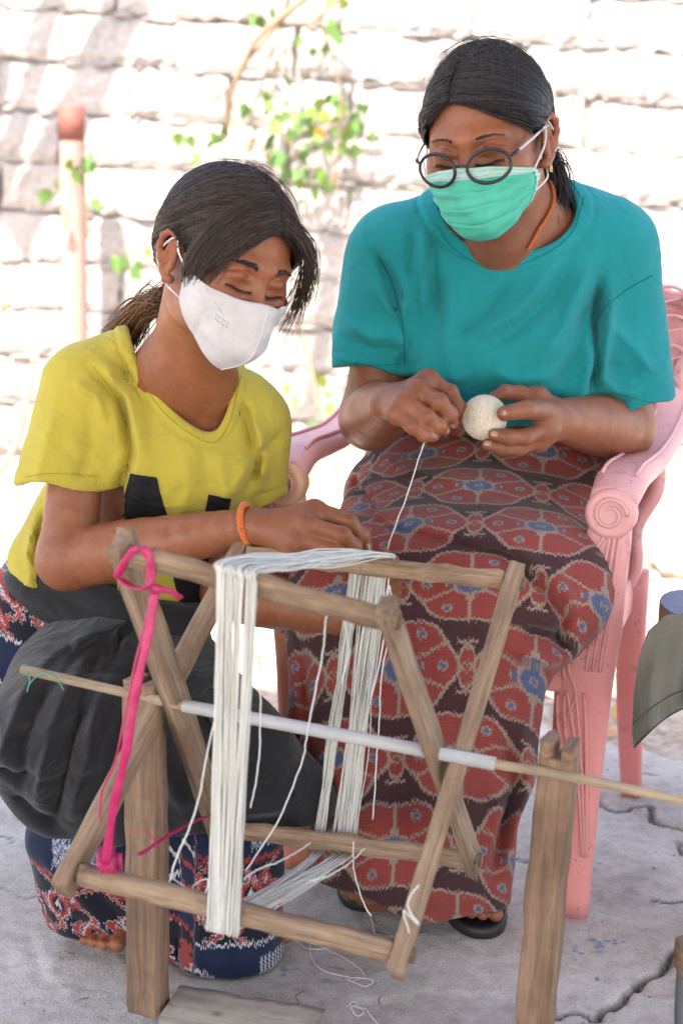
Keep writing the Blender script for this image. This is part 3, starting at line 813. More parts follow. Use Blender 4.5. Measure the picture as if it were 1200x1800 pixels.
def strip(B_, f, line, w0, off=.0006, up=None, n=20, taper=(.3, 1, .2)):
    """thin band lying on the surface f along a line of local points"""
    p = spline(line, n); T = np.gradient(p, axis=0)
    t = np.linspace(0, 1, n); w = w0 * np.interp(t, [0, .45, 1], taper)
    p = snap(f, p, off); g = grad(f, p); S = np.cross(T, g); S /= np.linalg.norm(S, axis=1)[:, None]
    rows = [snap(f, p + S * (w * q)[:, None], off + .0004 * (1 - abs(q)), 3) for q in (-1, -.4, .4, 1)]
    V = np.stack(rows, 1).reshape(-1, 3)
    F = [(i * 4 + j, i * 4 + j + 1, i * 4 + j + 5, i * 4 + j + 4) for i in range(n - 1) for j in range(3)]
    B_.add(V, F)
def brow(B_, hd, f, q, r, n=150, rad=.0005, wide=1.0):
    """eyebrow of short hairs"""
    t = r.random(n) ** .9; a = q * (.0165 + .035 * t); c = .0250 + .0070 * np.sin(.35 + t * 2.1) - .004 * t + r.normal(0, .0016, n) * (1.15 - t) * wide
    p = hd.Lm(np.stack([a, .108 - np.abs(a) * .5, c], 1)); d = np.outer(q * (1.0 + t), hd.A) + np.outer(.35 - .9 * t, hd.U)
    d /= np.linalg.norm(d, axis=1)[:, None]; l = (.0062 * (1 - .3 * t))[:, None]
    p = snap(f, p, .0006, 8)
    m = snap(f, p + d * l * .5, .0010, 5); e = snap(f, p + d * l, .0009, 5)
    for i in range(n):
        if np.linalg.norm(p[i] - m[i]) > .006: continue
        V, F = tube([p[i], m[i], e[i]], [rad, rad * .9, rad * .25], 3); B_.add(V, F)
def hair_shell(hd, f_head, cut, off, lo, hi, h=.0035):
    g = lambda p: smax(smax(f_head(p) - off, cut(p), .006), -earzone(hd, p), .004)
    return sdf_mesh(g, lo, hi, h)
def earzone(hd, p):
    q = hd.inv(p); k = np.sqrt(((q[:, 1] + .014) / .026) ** 2 + ((q[:, 2] + .012) / .034) ** 2)
    return np.where(np.abs(q[:, 0]) > .045, (k - 1) * .026, .05)
def strands(hd, fs, roots, ctrls, ends, n, r, off=(.002, .012), rad=.0007, jitter=.004, seg=16, col=(.75, 1.3), spread=1.0, free=0):
    """many fine hairs; roots/ctrls/ends: functions of s in 0..1 giving world points"""
    V, F, C = [], [], []; m = 0; k = 3
    S = np.sort(r.random(n))
    t = np.linspace(0, 1, seg)[None, :, None]
    a = roots(S)[:, None]; b = ctrls(S)[:, None]; c = ends(S)[:, None]
    j = r.normal(0, 1, (n, 1, 3)) * jitter
    P_ = (1 - t) ** 2 * a + 2 * t * (1 - t) * (b + j) + t * t * c + r.normal(0, 1, (n, 1, 3)) * .0012
    o = r.uniform(*off, n)[:, None] + .0022 * (1 + wob(np.stack([S * 1.0, S * .3, S * 0], 1), 9, 3)[:, None])
    P_ = P_ + .0022 * np.sin(t * 9 + 30 * S[:, None, None] + r.normal(0, .6, (n, 1, 1))) * np.array([.4, .3, 1.0]) * (t > .15)
    flat = P_.reshape(-1, 3); oo = np.repeat(o, seg, 1).ravel()
    if free == 0:
        for _ in range(4):
            g = grad(fs, flat, .0015); d = fs(flat) - oo
            mv = np.where(d < 0, d, np.clip(d, 0, .02) * .6); flat = flat - g * mv[:, None]
    P_ = flat.reshape(n, seg, 3)
    if free == 0:
        z = (earzone(hd, flat) < 0).reshape(n, seg); z[:, :3] &= False; cutm = np.maximum.accumulate(z, 1)
        last = np.maximum(seg - cutm.sum(1) - 1, 1); idx = np.minimum(np.arange(seg)[None], last[:, None])
        P_ = P_[np.arange(n)[:, None], idx] + np.arange(seg)[None, :, None] * cutm[..., None] * -.00005
    T = np.gradient(P_, axis=1); T /= np.linalg.norm(T, axis=2)[..., None] + 1e-9
    N = np.cross(T, nrm([.3, -.8, .52])); N /= np.linalg.norm(N, axis=2)[..., None] + 1e-9; Bn = np.cross(T, N)
    an = np.arange(k) * 2 * np.pi / k
    w = rad * np.interp(np.linspace(0, 1, seg), [0, .1, .8, 1], [.5, 1, 1, .35 if free else .7])[None, :, None, None]
    VV = P_[:, :, None] + w * (np.cos(an)[None, None, :, None] * N[:, :, None] + np.sin(an)[None, None, :, None] * Bn[:, :, None])
    base = (np.arange(n) * seg * k)[:, None, None] + (np.arange(seg - 1) * k)[None, :, None]
    jj = np.arange(k)[None, None]; qq = (jj + 1) % k
    FF = np.stack([base + jj, base + qq, base + k + qq, base + k + jj], -1).reshape(-1, 4)
    cc = np.repeat(r.uniform(*col, n), seg * k)
    return VV.reshape(-1, 3), FF, np.stack([cc] * 3, 1)
def join(parts):
    V, F, C, n = [], [], [], 0
    for v, f, c in parts:
        V.append(v); F.append(f + n); C.append(c); n += len(v)
    return np.vstack(V), np.vstack(F), np.vstack(C)
def folds(d, p, strokes):
    """strokes: (polyline in x,z plane, width, amplitude, y range); raises or sinks the cloth"""
    for line, w, amp, yr in strokes:
        line = np.asarray(line, float)
        best = np.full(len(p), 9.0); tt = np.zeros(len(p))
        lo = line.min(0); hi = line.max(0); c = (p.min(0) + p.max(0)) / 2; rad = np.linalg.norm(p.max(0) - c)
        if c[0] + rad < lo[0] - 3 * w or c[0] - rad > hi[0] + 3 * w or c[2] + rad < lo[1] - 3 * w or c[2] - rad > hi[1] + 3 * w: continue
        q = p[:, [0, 2]]
        nseg = len(line) - 1
        for i in range(nseg):
            a, b = line[i], line[i + 1]; ba = b - a
            t = np.clip((q - a) @ ba / (ba @ ba), 0, 1); dd = np.linalg.norm(q - a - t[:, None] * ba, axis=1)
            m = dd < best; best = np.where(m, dd, best); tt = np.where(m, (i + t) / nseg, tt)
        env = np.clip(np.sin(np.pi * np.clip(tt, .04, .96)) * 1.6, 0, 1) * ((p[:, 1] > yr[0]) & (p[:, 1] < yr[1]))
        d = d - amp * env * np.exp(-(best / w) ** 1.5)
    return d
def cast_px(bvh, pts, n, off=.0006, Y=2.0):
    q = spline(np.array([P(x, y, Y) for x, y in pts]), n); out = []
    for v in q:
        d = Vector((v[0], v[1], v[2] - CAM_H)).normalized(); h, nn, _, _ = bvh.ray_cast(Vector((0, 0, CAM_H)) + d * 1.2, d)
        if h is None: continue
        if nn.dot(d) > 0: nn = -nn
        out.append(np.array(h + nn * off))
    return np.array(out)
def seam_lines(name, V, F, lines, parent, mat, rad=.0007, off=.0003):
    bv = bvh_of(V, F)
    for ln in lines:
        q = cast_px(bv, ln, 60, off)
        if len(q) > 5: V_, F_ = tube(q, rad, 4, flat=.5); Buf().add(V_, F_).put(name, mat, parent)
def nails(f, parent, tips, mat, w=.0042):
    for tip, prev, nr in tips:
        d = nrm(tip - prev); nr = nrm(nr); ln = [tip + nr * .012 - d * .006, tip + nr * .011 - d * .001, tip + nr * .008 + d * .0045]
        b = Buf(); strip(b, f, ln, w, .0004, n=8, taper=(.75, 1, .7)); b.put('fingernail', mat, parent)
def xz(px, py, Y):
    v = P(px, py, Y); return (v[0], v[2])
def cut_plane(pt, n):
    pt = np.asarray(pt, float); n = nrm(n)
    return lambda p: (p - pt) @ n
def box_of(pts, m):
    pts = np.asarray(pts); return pts.min(0) - m, pts.max(0) + m

# ------------------------------------------------------------------ the seated woman in teal
r = np.random.default_rng(21)
hdO = Head(P(856, 247, 2.09), -21, 18, 6, .98)
BO = Body()
hdO.build(BO)
nb = P(902, 400, 2.25)
BO.cone(hdO.L(0, -.035, -.035), nb, .056, .058, .03)
BO.cone(hdO.L(0, .01, -.075), P(880, 440, 2.20), .040, .05, .03)
ROOT_O = np.array([*P(870, 900, 2.35)[:2], 0.0])
shR, shL = P(700, 455, 2.23), P(1068, 450, 2.27)
elR, elL = P(652, 735, 2.24), P(1095, 752, 2.27)
wrR, wrL = P(690, 712, 2.055), P(978, 738, 2.085)
pel, wst, chs = P(870, 930, 2.36), P(875, 770, 2.35), P(885, 560, 2.29)
lat = nrm([math.cos(R_(-8)), math.sin(R_(-8)), 0])
BO.cone(shR, shL, .036, .036, .03); BO.cone(chs, wst, .09, .085, .03, n=lat, sc=1.4); BO.cone(wst, pel, .09, .10, .03, n=lat, sc=1.5)
BO.cone(nb, chs, .06, .08, .05, n=lat, sc=1.4)
for s, e, w in ((shR, elR, wrR), (shL, elL, wrL)):
    m = e + (w - e) * .33
    BO.chain([s, e], [.043, .044], .02); BO.limb([e, m, e + (w - e) * .7, w], [.0435, .0455, .036, .0275])
knR, knL, anR, anL = P(640, 1080, 2.07), P(880, 1110, 2.06), P(660, 1560, 2.08), P(825, 1560, 2.09)
for h_, k_, a_ in ((-.09, knR, anR), (.09, knL, anL)):
    BO.chain([pel + lat * h_, k_, a_], [.08, .055, .034], .02)
def foot(B, an, toe_c, direction, size=1.0, r0=.0085):
    d = nrm(direction); sd = nrm(np.cross(d, [0, 0, 1]))
    heel = an + np.array([0, 0, -.045]) - d * .03; heel[2] = .040
    ball = np.array([*toe_c[:2], .034]) - d * .03
    B.cone(an, heel, .03, .026, .02); B.cone(heel, ball, .026, .019, .02, n=sd, sc=1.5); B.cone(ball, ball + d * .001, .016, .016, .01, n=sd, sc=2.2)
    tips = []
    for i, (o, l, r1) in enumerate(((-.031, .040, .0115), (-.012, .041, .0085), (.003, .036, .0080), (.017, .030, .0076), (.030, .020, .0074))):
        a = ball + sd * o * size; a[2] = .030; b = a + d * l * size; b[2] = .030
        m = (a + b) / 2; m[2] += .005; B.chain([a, m, b], [r1, r1, r1 * .93], .006, .003); tips.append(b + np.array([0, 0, r1 * .6]) - d * .001)
    return tips
toeL = G(845, 1614, .02)
tipsO = foot(BO, anL + np.array([-.01, 0, 0]), toeL - np.array([.012, 0, 0]), nrm([.10, -1, 0]))
foot(BO, anR, G(640, 1590, .02), nrm([-.1, -1, 0]))
# her right hand (palm down, pinching the thread)
Yh = 2.03
rw = P(682, 708, 2.055)
mR = [P(752, 668, 2.035), P(733, 685, 2.005), P(714, 706, 1.99), P(700, 728, 1.985)]
cR = [[P(790, 690, 2.02), P(806, 718, 2.03), P(811, 742, 2.045)],
      [P(772, 706, 1.975), P(790, 728, 1.985), P(795, 744, 2.00)],
      [P(750, 733, 1.965), P(770, 748, 1.97), P(780, 756, 1.985)],
      [P(726, 750, 1.962), P(746, 764, 1.965), P(762, 767, 1.975)]]
hand(BO, rw, mR, cR, .0142, [.0104, .0104, .0101, .0094], ([rw + (mR[0] - rw) * .3 + np.array([0, .02, -.01]), P(765, 712, 2.06), P(790, 735, 2.065), P(806, 745, 2.055)], .0105))
# her left hand around the ball
BALL_C, BALL_R = P(851, 734, 2.03), .0292
lw = P(984, 738, 2.08)
mL = [P(945, 700, 2.085), P(962, 722, 2.055), P(960, 752, 2.045), P(945, 774, 2.05)]
idx = [P(912, 692, 2.085), P(888, 690, 2.08), P(868, 698, 2.07)]
t3 = [P(922, 768, 2.012), P(893, 768, 2.000), P(868, 764, 2.000)]
t4 = [P(912, 787, 2.02), P(885, 788, 2.01), P(856, 781, 2.012)]
hand(BO, lw, [mL[0], mL[2], mL[3]], [idx, t3, t4], .0158, [.0105, .0103, .0096], ([lw + (mL[1] - lw) * .4, P(955, 722, 2.04), P(925, 720, 2.005), P(886, 727, 1.992)], .0125))
fineO = [(*box_of([hdO.L(0, 0, 0)], .17), .0024),
         (*box_of([elR, wrR, rw, *mR, *[q for c in cR for q in c]], .055), .0024),
         (*box_of([elL, wrL, *mL, *idx, *t4], .055), .0024),
         (np.array([toeL[0] - .09, toeL[1] - .05, .0]), np.array([toeL[0] + .10, toeL[1] + .10, .09]), .0028)]
cO = (np.array([-.25, 1.88, .0]), np.array([.55, 2.52, 1.42]), .0075)
#T VO, FO = sdf
VO, FO = sdf_regions(BO, cO, fineO)
NAIL = (1.15, 1.0, 1.02); KN = (.86, .80, .78)
sp = [(p + np.array([0, -.007, .004]), .0075, NAIL) for c in cR[1:] for p in [c[-1]]]
sp += [(P(886, 727, 1.985) + np.array([-.003, -.006, .003]), .009, (1.2, 1.25, 1.3)), (t3[-1] + np.array([0, -.009, .003]), .0075, (1.22, 1.25, 1.3)), (t4[-1] + np.array([0, -.009, .003]), .0075, (1.22, 1.25, 1.3))]
sp += [(m + np.array([0, -.012, .004]), .014, KN) for m in mR] + [(c[0] + np.array([0, -.009, .003]), .012, KN) for c in cR]
for q in (-1, 1):
    sp += [(hdO.L(q * .031, .088, .002), .024, (.80, .76, .76)), (hdO.L(q * .030, .085, -.013), .014, (.86, .82, .82)), (hdO.L(q * .08, -.02, 0), .03, (1.0, .88, .85))]
sp += [(hdO.L(0, .09, .04), .03, (1.08, 1.08, 1.06)), (hdO.L(0, .104, -.02), .02, (1.06, 1.0, 1.0))]
sp += [(t, .0080, (.55, .10, .10)) for t in tipsO]
person_o = empty('person', ROOT_O, 'seated woman with black hair in teal t-shirt, green mask and glasses holding the yarn ball', 'person')
put('body', VO, FO, SKIN_O, person_o, colors=add_tint(VO, sp))

NAILM = plain('fingernail', (.42, .22, .17), .25)
cf = np.array([-.2, -1, .35])
nails(BO, person_o, [(c[-1], c[-2], cf) for c in cR[1:]] + [(t3[-1], t3[-2], cf), (t4[-1], t4[-2], cf), (P(886, 727, 1.985), P(925, 720, 2.005), cf)], NAILM)
# brows, lashes
for q in (-1, 1): bb = Buf(); brow(bb, hdO, BO, q, r, 150, .00045, .8); bb.put('eyebrow', HAIR, person_o)
def lashes(hd, f, parent, mat):
    for q in (-1, 1):
        b = Buf()
        ln = [hd.L(q * .0165, .10, -.0040), hd.L(q * .024, .10, -.0062), hd.L(q * .033, .10, -.0070), hd.L(q * .042, .10, -.0052), hd.L(q * .0480, .09, -.0038)]
        strip(b, f, ln, .0011, .0006, taper=(.5, 1, .8))
        p = snap(f, spline(ln, 26), .001)
        for i, s in enumerate(p):
            d = nrm(hd.F * .8 - hd.U * .75 + hd.A * q * (.1 + .5 * i / 26))
            V, F = tube([s, s + d * .0035, s + d * .0062 + hd.U * .0008], [.0004, .0003, .0001], 3); b.add(V, F)
        b.put('eyelash', mat, parent)
lashes(hdO, BO, person_o, HAIR)

# hair
def hairline(hd):
    """negative where hair grows"""
    def g(p):
        q = hd.inv(p); b, c = q[:, 1], q[:, 2]; aa = np.abs(q[:, 0])
        up = c - (.070 - 9.0 * np.clip(aa - .010, 0, 1) ** 2)           # above the forehead line
        back = (.034 - .30 * (.07 - c) - 1.3 * np.clip(.004 - c, 0, 1)) - b   # behind the temple line
        low = c + .060 - np.clip(-b - .02, 0, .1) * .25                 # above the nape
        return -np.minimum(np.maximum(up, back), low) * hd.s
    return g
def scalp_tint(hd, V, a0, b0):
    q = hd.inv(V); w = np.exp(-((q[:, 0] - a0) / .0022) ** 2) * np.clip((q[:, 1] - b0) / .02, 0, 1)
    return .7 + w[:, None] * np.array([11, 6.2, 4.0])
hlO = hairline(hdO)
skullO = Body(); hdO.e(skullO, (0, -.018, .035), (.075, .093, .081), 0); hdO.e(skullO, (0, .026, .012), (.067, .062, .080), .02); hdO.e(skullO, (0, -.045, -.01), (.062, .055, .055), .03)
bx = box_of([hdO.L(0, -.01, .03)], .16)
#T capV, capF =
capV, capF = hair_shell(hdO, skullO, hlO, .0065, *bx)
hair_o = put('hair', capV, capF, SCALP, person_o, colors=scalp_tint(hdO, capV, -.018, .030))
def behind_ear(hd, sk_, q, tie, n, r):
    rt = lin([hd.L(q * .080, -.036, .022), hd.L(q * .082, -.040, .042), hd.L(q * .078, -.060, .062)])
    rt_ = lin([hd.L(q * .070, -.044, -.036), hd.L(q * .078, -.046, -.010), hd.L(q * .080, -.044, .030)])
    a = strands(hd, sk_, rt, lin([hd.L(q * .088, -.062, .0), hd.L(q * .09, -.07, .03)]), lambda s: np.tile(tie, (len(s), 1)), n, r, (.003, .008), .0007, .004, 10, (.45, 1.4))
    b = strands(hd, sk_, rt_, lin([hd.L(q * .068, -.075, -.03), hd.L(q * .08, -.075, .0)]), lambda s: np.tile(tie, (len(s), 1)), n, r, (.003, .008), .0007, .004, 10, (.45, 1.4))
    return join([a, b])
bunO = hdO.L(.035, -.112, -.055)
def lin(pts):
    pts = np.array(pts); x = np.linspace(0, 1, len(pts))
    return lambda s: np.stack([np.interp(s, x, pts[:, i]) for i in range(3)], 1)
parts = []
for q in (-1, 1):
    rt = lin([hdO.L(-.018 + q * .0026, .082, .077), hdO.L(-.018 + q * .0026, .070, .095), hdO.L(-.014 + q * .0022, .035, .117), hdO.L(-.005 + q * .001, -.03, .122), hdO.L(0, -.075, .095)])
    ct = lin([hdO.L(q * .082, .078, .050), hdO.L(q * .098, .045, .060), hdO.L(q * .112, .010, .070), hdO.L(q * .110, -.04, .075), hdO.L(q * .05, -.12, .06)])
    en = lin([bunO + hdO.A * q * .012 + hdO.U * -.01, bunO + hdO.A * q * .012, bunO + hdO.A * q * .01 + hdO.U * .01, bunO + hdO.U * .015, bunO + hdO.U * .02])
    parts.append(strands(hdO, skullO, rt, ct, en, 2500, r, (.002, .007), .0006, .006, 15, (.45, 1.6)))
    parts.append(behind_ear(hdO, skullO, q, bunO, 420, r))
    # hairline edge, swept low to the ear
    rt2 = lin([hdO.L(-.018, .082, .077), hdO.L(q * .028 - .01, .078, .073), hdO.L(q * .048, .060, .062), hdO.L(q * .060, .045, .045), hdO.L(q * .068, .034, .022)])
    ct2 = lin([hdO.L(q * .075, .066, .050), hdO.L(q * .080, .045, .045), hdO.L(q * .088, .020, .040), hdO.L(q * .090, .010, .030), hdO.L(q * .088, .005, .020)])
    parts.append(strands(hdO, skullO, rt2, ct2, lambda s, q=q: np.tile(hdO.L(q * .070, -.05, .005), (len(s), 1)), 620, r, (.003, .009), .0006, .003, 14, (.6, 1.7)))
# a few loose paler hairs on the crown, and the tail behind the ear
parts.append(strands(hdO, skullO, lambda s: hdO.Lm(np.stack([r.uniform(-.06, .06, len(s)), r.uniform(-.06, .06, len(s)), np.full(len(s), .13)], 1)),
                     lambda s: hdO.Lm(np.stack([r.uniform(-.08, .08, len(s)), r.uniform(-.05, .08, len(s)), np.full(len(s), .12)], 1)),
                     lambda s: hdO.Lm(np.stack([r.uniform(-.1, .1, len(s)), r.uniform(-.09, .05, len(s)), r.uniform(.07, .12, len(s))], 1)), 110, r, (.005, .010), .00028, .01, 12, (1.5, 3.5)))
v, f, c = join(parts); put('hair_strands', v, f, HAIR, hair_o, colors=c)
tl = []
rt = lambda s: bunO + hdO.A * (r.normal(0, .010, (len(s), 1))) + hdO.U * r.normal(0, .010, (len(s), 1)) - hdO.F * 0
tip = bunO + np.array([.030, .03, -.070])
tl.append(strands(hdO, skullO, rt, lambda s: bunO + np.array([.034, .02, -.01]) + r.normal(0, .011, (len(s), 3)), lambda s: tip + r.normal(0, .012, (len(s), 3)), 620, r, rad=.0007, jitter=.005, col=(.6, 1.4), free=1))
v, f, c = join(tl); put('ponytail', v, f, HAIR, hair_o, colors=c)

#T # t-shirt
# t-shirt
TS = Body()
TS.cone(P(880, 500, 2.27), P(878, 690, 2.30), .118, .122, 0, n=lat, sc=1.36)
TS.cone(P(878, 680, 2.30), P(876, 800, 2.33), .128, .130, .05, n=lat, sc=1.32)
TS.ell(P(872, 610, 2.22), [.135, .085, .085], .06)
TS.cone(P(705, 445, 2.24), P(1060, 437, 2.275), .060, .062, .05)
TS.cone(P(790, 400, 2.25), P(1000, 388, 2.27), .052, .052, .05)
TS.cone(P(695, 450, 2.235), P(650, 640, 2.235), .068, .060, .035, n=[1, .0, .0], sc=1.05)
TS.cone(P(1070, 440, 2.27), P(1103, 715, 2.26), .069, .069, .035, n=[1, 0, 0], sc=1.02)
ncx = nrm(P(905, 380, 2.24) - P(870, 452, 2.14))
def neck_d(p):
    q = p - P(889, 362, 2.215); A2 = nrm([1, -.05, .06]); U2 = nrm(np.cross(A2, [0, 1, .42])); 
    if U2[2] < 0: U2 = -U2
    F2 = np.cross(A2, U2)
    return (np.sqrt(((q @ A2) / .098) ** 2 + ((q @ F2) / .085) ** 2 + (np.minimum(q @ U2, 0) / .072) ** 2) - 1) * .082
Y2 = (1.9, 2.36)
stO = []
for line, w, a in [([(652, 420), (690, 520), (712, 600), (700, 655)], .008, -.010), ([(712, 470), (705, 560), (712, 640)], .010, .007),
                   ([(725, 400), (712, 470), (716, 540)], .006, -.006), ([(745, 395), (738, 480), (742, 560)], .008, .005), ([(765, 400), (758, 470), (770, 560)], .006, -.005),
                   ([(600, 560), (650, 590), (705, 590)], .007, .005), ([(610, 590), (660, 612), (702, 612)], .006, -.005), ([(640, 480), (680, 540), (705, 560)], .007, .005), ([(655, 445), (690, 490), (716, 545)], .006, -.005),
                   ([(1055, 470), (1045, 560), (1042, 640), (1032, 700)], .007, -.011), ([(1075, 500), (1060, 590), (1052, 680)], .011, .006),
                   ([(1060, 560), (1110, 610), (1150, 660)], .012, .004), ([(1050, 620), (1090, 650), (1130, 655)], .008, -.004), ([(1045, 655), (1080, 685), (1130, 690)], .009, .006), ([(1040, 690), (1070, 700), (1110, 715)], .006, -.005),
                   ([(1010, 430), (960, 520), (900, 570), (830, 620)], .012, -.0045), ([(1030, 460), (985, 560), (930, 640)], .013, .005), ([(1035, 520), (1005, 610), (970, 680)], .012, -.005),
                   ([(960, 470), (900, 540), (820, 585)], .010, .004), ([(900, 480), (850, 540), (790, 590)], .011, -.004), ([(1040, 590), (1020, 670), (1000, 730)], .012, .005),
                   ([(790, 470), (780, 580), (790, 700)], .014, .004), ([(740, 600), (750, 680), (790, 740)], .013, .005), ([(715, 640), (735, 690), (760, 730)], .008, -.006),
                   ([(850, 640), (900, 660), (980, 650)], .012, .0035), ([(830, 680), (900, 690), (1000, 700)], .010, -.004), ([(700, 650), (760, 660), (830, 650)], .012, .003)]:
    stO.append(([xz(x, y, 2.2) for x, y in line], w, a, Y2))
stO = [(l, w * .95, a * 1.5 * (1.85 if w > .0095 else 1.2), y) for l, w, a, y in stO]
def shirtO_outer(p):
    d = TS(p); d = folds(d, p, stO)
    d = d + .0016 * wob(p, 7, 1) + .0008 * wob(p, 19, 2)
    nd = neck_d(p)
    d = d - .0030 * np.clip(np.minimum(nd, .021 - nd) / .002, 0, 1) + .0022 * np.exp(-((nd - .0225) / .0022) ** 2)
    return d
sR0, sRn = P(642, 648, 2.22), nrm([-.12, -.10, -1]); sL0, sLn = P(1104, 708, 2.25), nrm([.20, .05, -1])
def sleeve_cut(p, o, n, c, rad):
    q = (p - o); t = q @ n + .004 * np.sin(p[:, 0] * 60) + .002 * np.sin(p[:, 1] * 90)
    ax = np.linalg.norm(q - np.outer(t, n), axis=1)
    return np.where(ax < rad, t, -.05)
def sleeve_far(p, o, n): return np.linalg.norm(p - o, axis=1) - .075
def seam(p, o, n, dist, rad):
    q = p - o; t = q @ n; ax = np.linalg.norm(q - np.outer(t, n), axis=1)
    return np.where(ax < rad, np.exp(-((t + dist) / .0025) ** 2), 0) * .0020
def shirtO(p):
    d = shirtO_outer(p)
    d = d + seam(p, sR0, sRn, .018, .09) + seam(p, sL0, sLn, .018, .09)
    cuts = [-neck_d(p), sleeve_cut(p, sR0, sRn, 0, .092), sleeve_cut(p, sL0, sLn, 0, .092), P(876, 800, 2.3)[2] - p[:, 2]]
    near = np.minimum.reduce([np.abs(cuts[0]), np.abs(sleeve_far(p, sR0, sRn)), np.abs(sleeve_far(p, sL0, sLn))])
    inner = -(d + .0095 + 1.6 * np.clip(near - .03, 0, 1))
    out = d
    for c in cuts: out = smax(out, c, .0025)
    return smax(out, inner, .002)
#T tsV, tsF =
tsV, tsF = sdf_mesh(shirtO, [-.12 + .1, 2.02, .70], [.56, 2.48, 1.22], .0036)
tshirt_o = put('t_shirt', tsV, tsF, TEAL, person_o)
TEALD = cloth_mat('teal_seam', (.002, .13, .145), sheen=0)
seam_lines('seam', tsV, tsF, [[(1040, 590), (1060, 545), (1100, 510), (1146, 484)], [(712, 640), (706, 560), (690, 500), (668, 452)], [(590, 632), (640, 642), (703, 640)], [(1036, 690), (1085, 692), (1130, 705), (1166, 712)]], tshirt_o, TEALD)
seam_lines('collar_seam', tsV, tsF, [[(768, 395), (790, 430), (835, 462), (880, 470), (940, 455), (1000, 415), (1022, 360), (1024, 345)]], tshirt_o, TEALD, .0009)

# wrapped red skirt cloth
SK = Body()
SK.cone(P(880, 850, 2.36), P(870, 790, 2.36), .155, .135, 0, n=lat, sc=1.28)
lapn = nrm([1, -.12, .0])
SK.cone(P(848, 880, 2.33), P(815, 1025, 2.05), .118, .098, .04, n=lapn, sc=1.84)
SK.cone(P(618, 1005, 2.07), P(958, 1035, 2.05), .074, .082, .05)
SK.cone(P(735, 1110, 2.03), P(722, 1330, 2.03), .105, .100, .06, n=lapn, sc=1.72)
SK.cone(P(722, 1330, 2.03), P(718, 1640, 2.06), .100, .105, .04, n=lapn, sc=1.42)
SK.ell(P(965, 1100, 2.06), [.040, .05, .045], .03)
skst = []
for line, w, a in [([(560, 900), (660, 935), (800, 950), (980, 990)], .006, -.006), ([(600, 850), (720, 870), (900, 880)], .009, .004), ([(640, 795), (760, 815), (900, 825), (1050, 815)], .006, -.008),
                   ([(660, 780), (800, 800), (1000, 800)], .008, .006), ([(700, 920), (830, 935), (1000, 940)], .012, .004),
                   ([(860, 960), (940, 1010), (985, 1075), (975, 1130)], .007, -.009), ([(880, 945), (970, 1000), (1010, 1060)], .010, .006), ([(900, 1080), (960, 1100), (1000, 1140)], .008, -.009), ([(890, 1110), (950, 1140), (985, 1150)], .010, .008),
                   ([(870, 1250), (900, 1350), (880, 1450), (860, 1560)], .009, -.007), ([(900, 1230), (920, 1340), (900, 1450), (890, 1560)], .009, .006), ([(840, 1300), (870, 1400), (840, 1530)], .010, .004),
                   ([(700, 1130), (690, 1300), (700, 1480)], .03, -.010), ([(530, 1120), (545, 1300), (560, 1500)], .008, -.006), ([(575, 1120), (590, 1350), (600, 1540)], .014, .004),
                   ([(640, 1490), (700, 1530), (800, 1560)], .01, .003), ([(620, 1060), (760, 1075), (900, 1065)], .018, .003)]:
    skst.append(([xz(x, y, 2.0) for x, y in line], w, a, (1.5, 2.3)))
skst = [(l, w, a * 1.9, y) for l, w, a, y in skst]
def skirtO(p):
    d = SK(p); d = folds(d, p, skst) + .0022 * wob(p, 5, 3) + .001 * wob(p * np.array([1, 1, .5]), 15, 4)
    hem = (.052 + .026 * np.clip((P(700, 1560, 2)[0] - p[:, 0]) / .15, -.55, 1) + .008 * np.sin(p[:, 0] * 40)) - p[:, 2]
    d = smax(d, hem, .006)
    d = smax(d, -(SK(p) + .016 + 1.5 * np.clip(p[:, 2] - .10, 0, 1)), .003)
    return d
#T skV, skF =
skV, skF = sdf_mesh(skirtO, [-.22, 1.80, .0], [.60, 2.60, .88], .0052)
u = (skV @ np.array([1, -.12, 0])); vv = (skV[:, 2] + skV[:, 1] * .85)
# follow the sides round
side = np.clip((skV[:, 1] - 2.02) , 0, 1) * np.sign(skV[:, 0] - .10) * np.clip((.55 - skV[:, 2]) * 5, 0, 1) * .8
u = u + side
uv = np.stack([(u * 1.0) / RI_S[0] + .35, vv / RI_S[1] + .15], 1)
skirt_o = put('wrap_skirt', skV, skF, RED_IKAT, person_o, uv=uv)

#T # sandals
# sandals
def sandal(parent, toe, direction, L=.235, W=.094):
    d = nrm(direction); sd = nrm(np.cross(d, [0, 0, 1])); n = 44; ring = []
    for i in range(n):
        a = 2 * np.pi * i / n; x = math.cos(a); y = math.sin(a)
        wy = (W / 2) * (1 + .12 * x) * (abs(y) ** .9) * np.sign(y)
        ring.append(toe + d * (x * L / 2 - L / 2 + .032) + sd * wy)
    ring = np.array(ring); rs = []
    for z, s_ in ((.0, .93), (.003, .985), (.012, 1.0), (.018, .985), (.0200, .95), (.019, .91), (.0185, .5)):
        c = ring.mean(0); q = c + (ring - c) * s_; q[:, 2] = z; rs.append(q)
    V, F = loft(rs); b = Buf().add(V, F)
    s_ = b.put('sandal', plain('black_rubber', (.018, .018, .02), .5), parent)
    for q in (-1, 1):
        a = toe - d * .10 + sd * q * W * .46; a[2] = .015; m = toe - d * .055 + sd * q * W * .32; m[2] = .058; e = toe - d * .02 + sd * -.010; e[2] = .03
        V, F = tube(spline([a, m, e], 10), .006, 8, flat=.5); Buf().add(V, F).put('strap', plain('black_strap', (.02, .02, .022), .45), s_)
sandal(person_o, np.array([*toeL[:2], 0.]), nrm([.10, -1, 0]))
tq = G(640, 1590, 0.); sandal(person_o, tq, nrm([-.1, -1, 0]))

